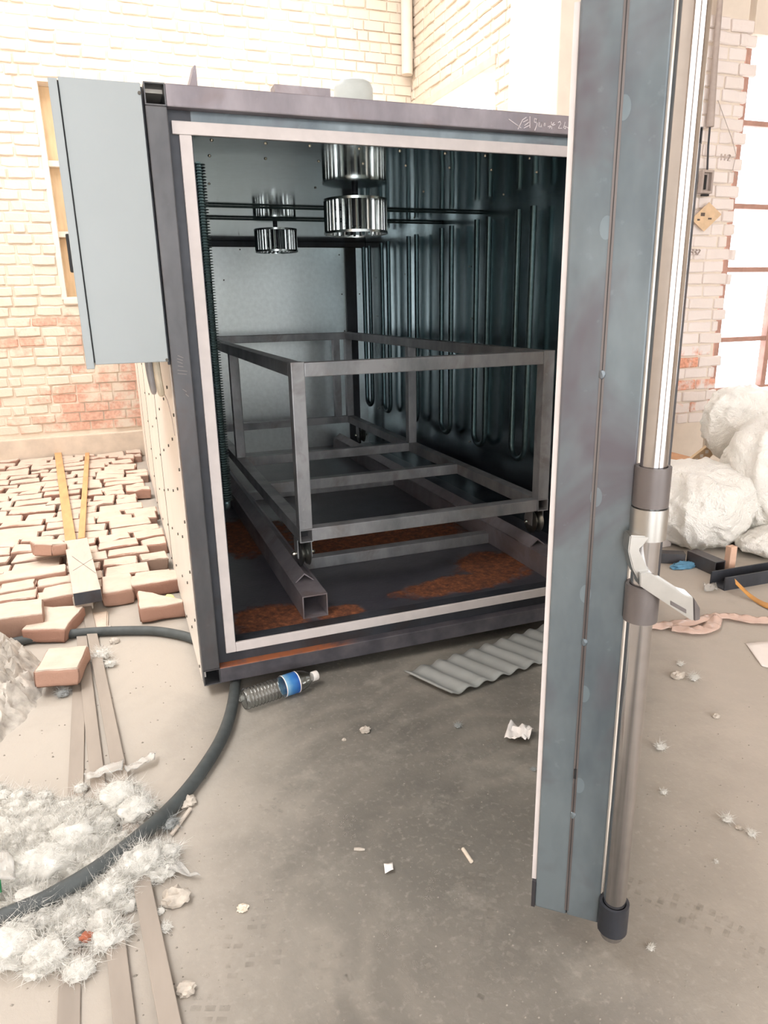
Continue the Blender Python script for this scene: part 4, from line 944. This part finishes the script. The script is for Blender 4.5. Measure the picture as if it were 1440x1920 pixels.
# ================================================================== RIGHT: wrapped heap and floor things
def bag(name, c, rad, label, seed, yaw=0., amp=.16, sag=.0):
    bm = bmesh.new(); bmesh.ops.create_icosphere(bm, subdivisions=5, radius=1)
    for v in bm.verts:
        d = v.co.normalized(); q = d*1.5+Vector((seed*3.7, seed*1.9, seed*.7))
        sgn = lambda t, e: math.copysign(abs(t)**e, t)
        e = Vector((sgn(d.x, .72), sgn(d.y, .72), sgn(d.z, .8)))
        th = math.atan2(d.y, d.x); sd = seed*5.3
        rg_ = lambda t: (1-abs(noise.noise(t))*1.6)**3
        f1 = rg_(Vector((math.cos(th)*2.4+sd+.5*d.z, math.sin(th)*2.4, d.z*.55))); f2 = rg_(Vector((d.x*3.+d.z*2.2+sd, d.y*3.-d.z*1.6, d.z*1.2))); f3 = rg_(Vector((d.x*8+sd, d.y*8, d.z*4+d.x*3)))
        k = .94+amp*.7*noise.noise(q)+.075*f1+.05*f2+.010*f3+.004*noise.noise(q*18)
        p = Vector((e.x*rad[0], e.y*rad[1], e.z*rad[2]))*k
        v.co = p
    m = MB(); m.bm(bm); place(m, c, yaw); m.v = [(v[0], v[1], max(v[2], .004+.006*abs(noise.noise(Vector(v)*20)))) for v in m.v]
    o = m.build(name, 'bag_film', smooth=False)
    for p in o.data.polygons: p.use_smooth = True
    return tag(o, label, 'wrapped bundle', 'wrapped bundles under the window')
b1 = onY(1305, 975, .58); b2 = onY(1432, 905, .46); b3 = onY(1435, 805, .80); b4 = onY(1430, 1045, .26)
bag('wrapped_bundle', (b1.x, b1.y, .185), (.29, .25, .195), 'low cream plastic wrapped bundle behind the chrome rod', 1, .2)
bag('wrapped_bundle', (b2.x+.10, b2.y, .29), (.26, .23, .29), 'tall bubble wrapped bundle at right picture edge', 2, -.3)
bag('wrapped_bundle', (b3.x+.02, b3.y+.1, .47), (.30, .22, .20), 'upper pale sheet wrapped bundle beneath the window', 3, .4)
bag('wrapped_bundle', (b4.x+.12, b4.y+.02, .06), (.20, .13, .06), 'flat bubble wrap roll on the floor at right edge', 4, .1)
# twisted film strap lying over the bundles
sp_ = [onY(u, v, y) for u, v, y in ((1236, 868, .62), (1268, 895, .60), (1300, 915, .54), (1332, 935, .50), (1362, 946, .46))]
m = MB(); pts = []; sps = spline(sp_, 6)
for i, q in enumerate(sps):
    for j in range(6):
        t = (j/5-.5)*.055; pts.append((q.x+.2*t, q.y-.1*t, q.z+t+.006*noise.noise(q*40+Vector((j, 0, 0)))))
o = m.grid(pts, len(sps), 6).build('wrapping_strap', 'bag_film', smooth=True, fix=False); md = o.modifiers.new('thickness', 'SOLIDIFY'); md.thickness = .006
tag(o, 'twisted band of white wrapping film across the low bundle', 'film strap')
# cardboard behind
c1 = onY(1262, 900, 1.25); o = MB().cbox(c1.x-.25, c1.x+.22, 1.25, 1.6, 0, c1.z+.10, .004).build('cardboard_box', 'cardboard'); tag(o, 'brown cardboard box behind the wrapped bundles', 'box')
c2 = onY(1316, 855, 1.05); o = MB().prism([onY(1286, 868, 1.05), onY(1338, 828, 1.05), onY(1340, 850, 1.05), onY(1290, 895, 1.05)], (0, .02, 0)).build('cardboard_flap', 'cardboard_tag'); tag(o, 'printed cardboard flap sticking out above the low bundle', 'cardboard')
for k_ in range(4): 
    a_ = onY(1295+k_*10, 870-k_*8, 1.048); MB().box(a_.x-.008, a_.x+.012, 1.046, 1.0495, a_.z-.012, a_.z+.006).build('print_mark', 'paper_white', o)
# steel and wood scraps under the heap
p_ = onZ(1247, 1057, .0); o = MB(); o.hollow((p_.x-.05, p_.y+.06, .024), (p_.x+.085, p_.y-.02, .024), .05, .045, .003); o = o.build('tube_offcut', 'steel_post'); tag(o, 'square steel tube offcut under the wrapped bundles', 'steel tube')
p_ = onZ(1348, 1078, .0); o = MB().hollow((p_.x, p_.y+.16, .031), (p_.x, p_.y, .031), .055, .06, .004).build('tube_offcut', 'steel_post'); tag(o, 'dark steel tube end under the middle of the bundles', 'steel tube')
o = MB().cbox(p_.x+.04, p_.x+.075, p_.y-.01, p_.y+.02, 0, .12, .003).build('wood_prop', 'wood_pink'); tag(o, 'short wooden prop beside the dark tube end', 'wood')
p_ = onZ(1226, 1095, .0); a_, b_ = onY(1240, 1038, p_.y), onY(1226, 1090, p_.y)
o = MB().prism([(b_.x-.02, p_.y, .0), (b_.x+.02, p_.y, 0), (a_.x+.01, p_.y+.02, a_.z), (a_.x-.03, p_.y+.02, a_.z-.01)], (0, .02, 0)).build('wood_splint', 'wood_pink'); tag(o, 'pinkish wooden splint standing behind the lever handle', 'wood')
p_ = onZ(1222, 1085, .0); o = MB().cbox(p_.x-.03, p_.x+.012, p_.y+.05, p_.y+.09, 0, .24, .003).build('rusty_plate', 'steel_sleeve'); tag(o, 'upright rusty plate edge behind the chrome rod', 'steel plate')
p_ = onZ(1245, 1030, .0); o = MB().cbox(p_.x-.12, p_.x+.06, p_.y+.02, p_.y+.10, 0, .075, .006).build('loose_brick', 'brick_pier'); tag(o, 'reddish brick under the low wrapped bundle', 'brick')
o = place(blob(.05, 3, .5, 2.5, (1.4, .6, .35), 3, .3), tuple(onZ(1283, 1060, .008))).build('blue_rag', 'blue_rag', smooth=True); tag(o, 'crumpled blue rag under the wrapped bundles', 'rag')
tuft(1310, 1052, .035, 'white wool tuft beside the blue rag', sq=.4, grp=G); tuft(1335, 1055, .025, 'smaller white wool tuft right of the blue rag', sq=.4, grp=G)
# channel, amber strap, pink film
p0_, p1_ = onZ(1358, 1108), onZ(1490, 1085); L_ = (p1_-p0_).length; a_ = math.atan2(p1_.y-p0_.y, p1_.x-p0_.x)
m = MB().box(0, L_, 0, .006, 0, .055).box(0, L_, 0.0061, .07, 0, .006).box(0, L_, .0701, .076, 0, .055)
m = MB(); pr_ = [(0, 0), (.08, 0), (.08, .055), (.074, .055), (.074, .006), (.006, .006), (.006, .055), (0, .055)]
m.prism([(0, yq, zq) for yq, zq in pr_], (L_, 0, 0)); place(m, (p0_.x, p0_.y, .0), a_)
o = m.build('steel_channel', 'steel_dark'); tag(o, 'dark steel channel lying on the floor at right edge', 'steel channel')
sps = spline([onZ(u, v, z) for u, v, z in ((1378, 1092, .05), (1392, 1106, .03), (1410, 1122, .008), (1440, 1138, .006), (1480, 1140, .01))], 8); pts = []
for i, q in enumerate(sps):
    for j in range(4): pts.append((q.x+.006*(j-1.5), q.y+.008*(j-1.5), q.z+.004*(j-1.5)+.004))
o = MB().grid(pts, len(sps), 4).build('amber_strap', 'amber_strap', smooth=True, fix=False); md = o.modifiers.new('thickness', 'SOLIDIFY'); md.thickness = .001; tag(o, 'amber strap curling out of the steel channel', 'strap')
def ribbon(px, wdt, mat, name, label, cat, z=.004, amp=.012):
    sps = spline([onZ(u, v, z) for u, v in px], 8); pts = []
    for i, q in enumerate(sps):
        t = (sps[min(i+1, len(sps)-1)]-sps[max(i-1, 0)]); t.z = 0; t.normalize(); s_ = Vector((-t.y, t.x, 0))
        for j in range(8):
            e = s_*((j/7-.5)*wdt*(1+.35*noise.noise(q*12))); r_ = q+e
            pts.append((r_.x, r_.y, z+amp*(1+noise.noise(r_*42))*(.4+.6*math.sin(j/7*math.pi))))
    o = MB().grid(pts, len(sps), 8).build(name, mat, smooth=True, fix=False); md = o.modifiers.new('thickness', 'SOLIDIFY'); md.thickness = .0008; return tag(o, label, cat)
ribbon([(1195, 1178), (1240, 1176), (1290, 1170), (1335, 1160), (1338, 1170), (1330, 1180), (1300, 1186), (1260, 1180)], .05, 'film_pink', 'pink_film', 'pink plastic film bunched below the lever handle', 'plastic film', .004, .014)
ribbon([(1330, 1160), (1360, 1158), (1400, 1164), (1440, 1166), (1490, 1160)], .05, 'film_pink', 'pink_film', 'pink plastic film strip running to right picture edge', 'plastic film', .004, .014)
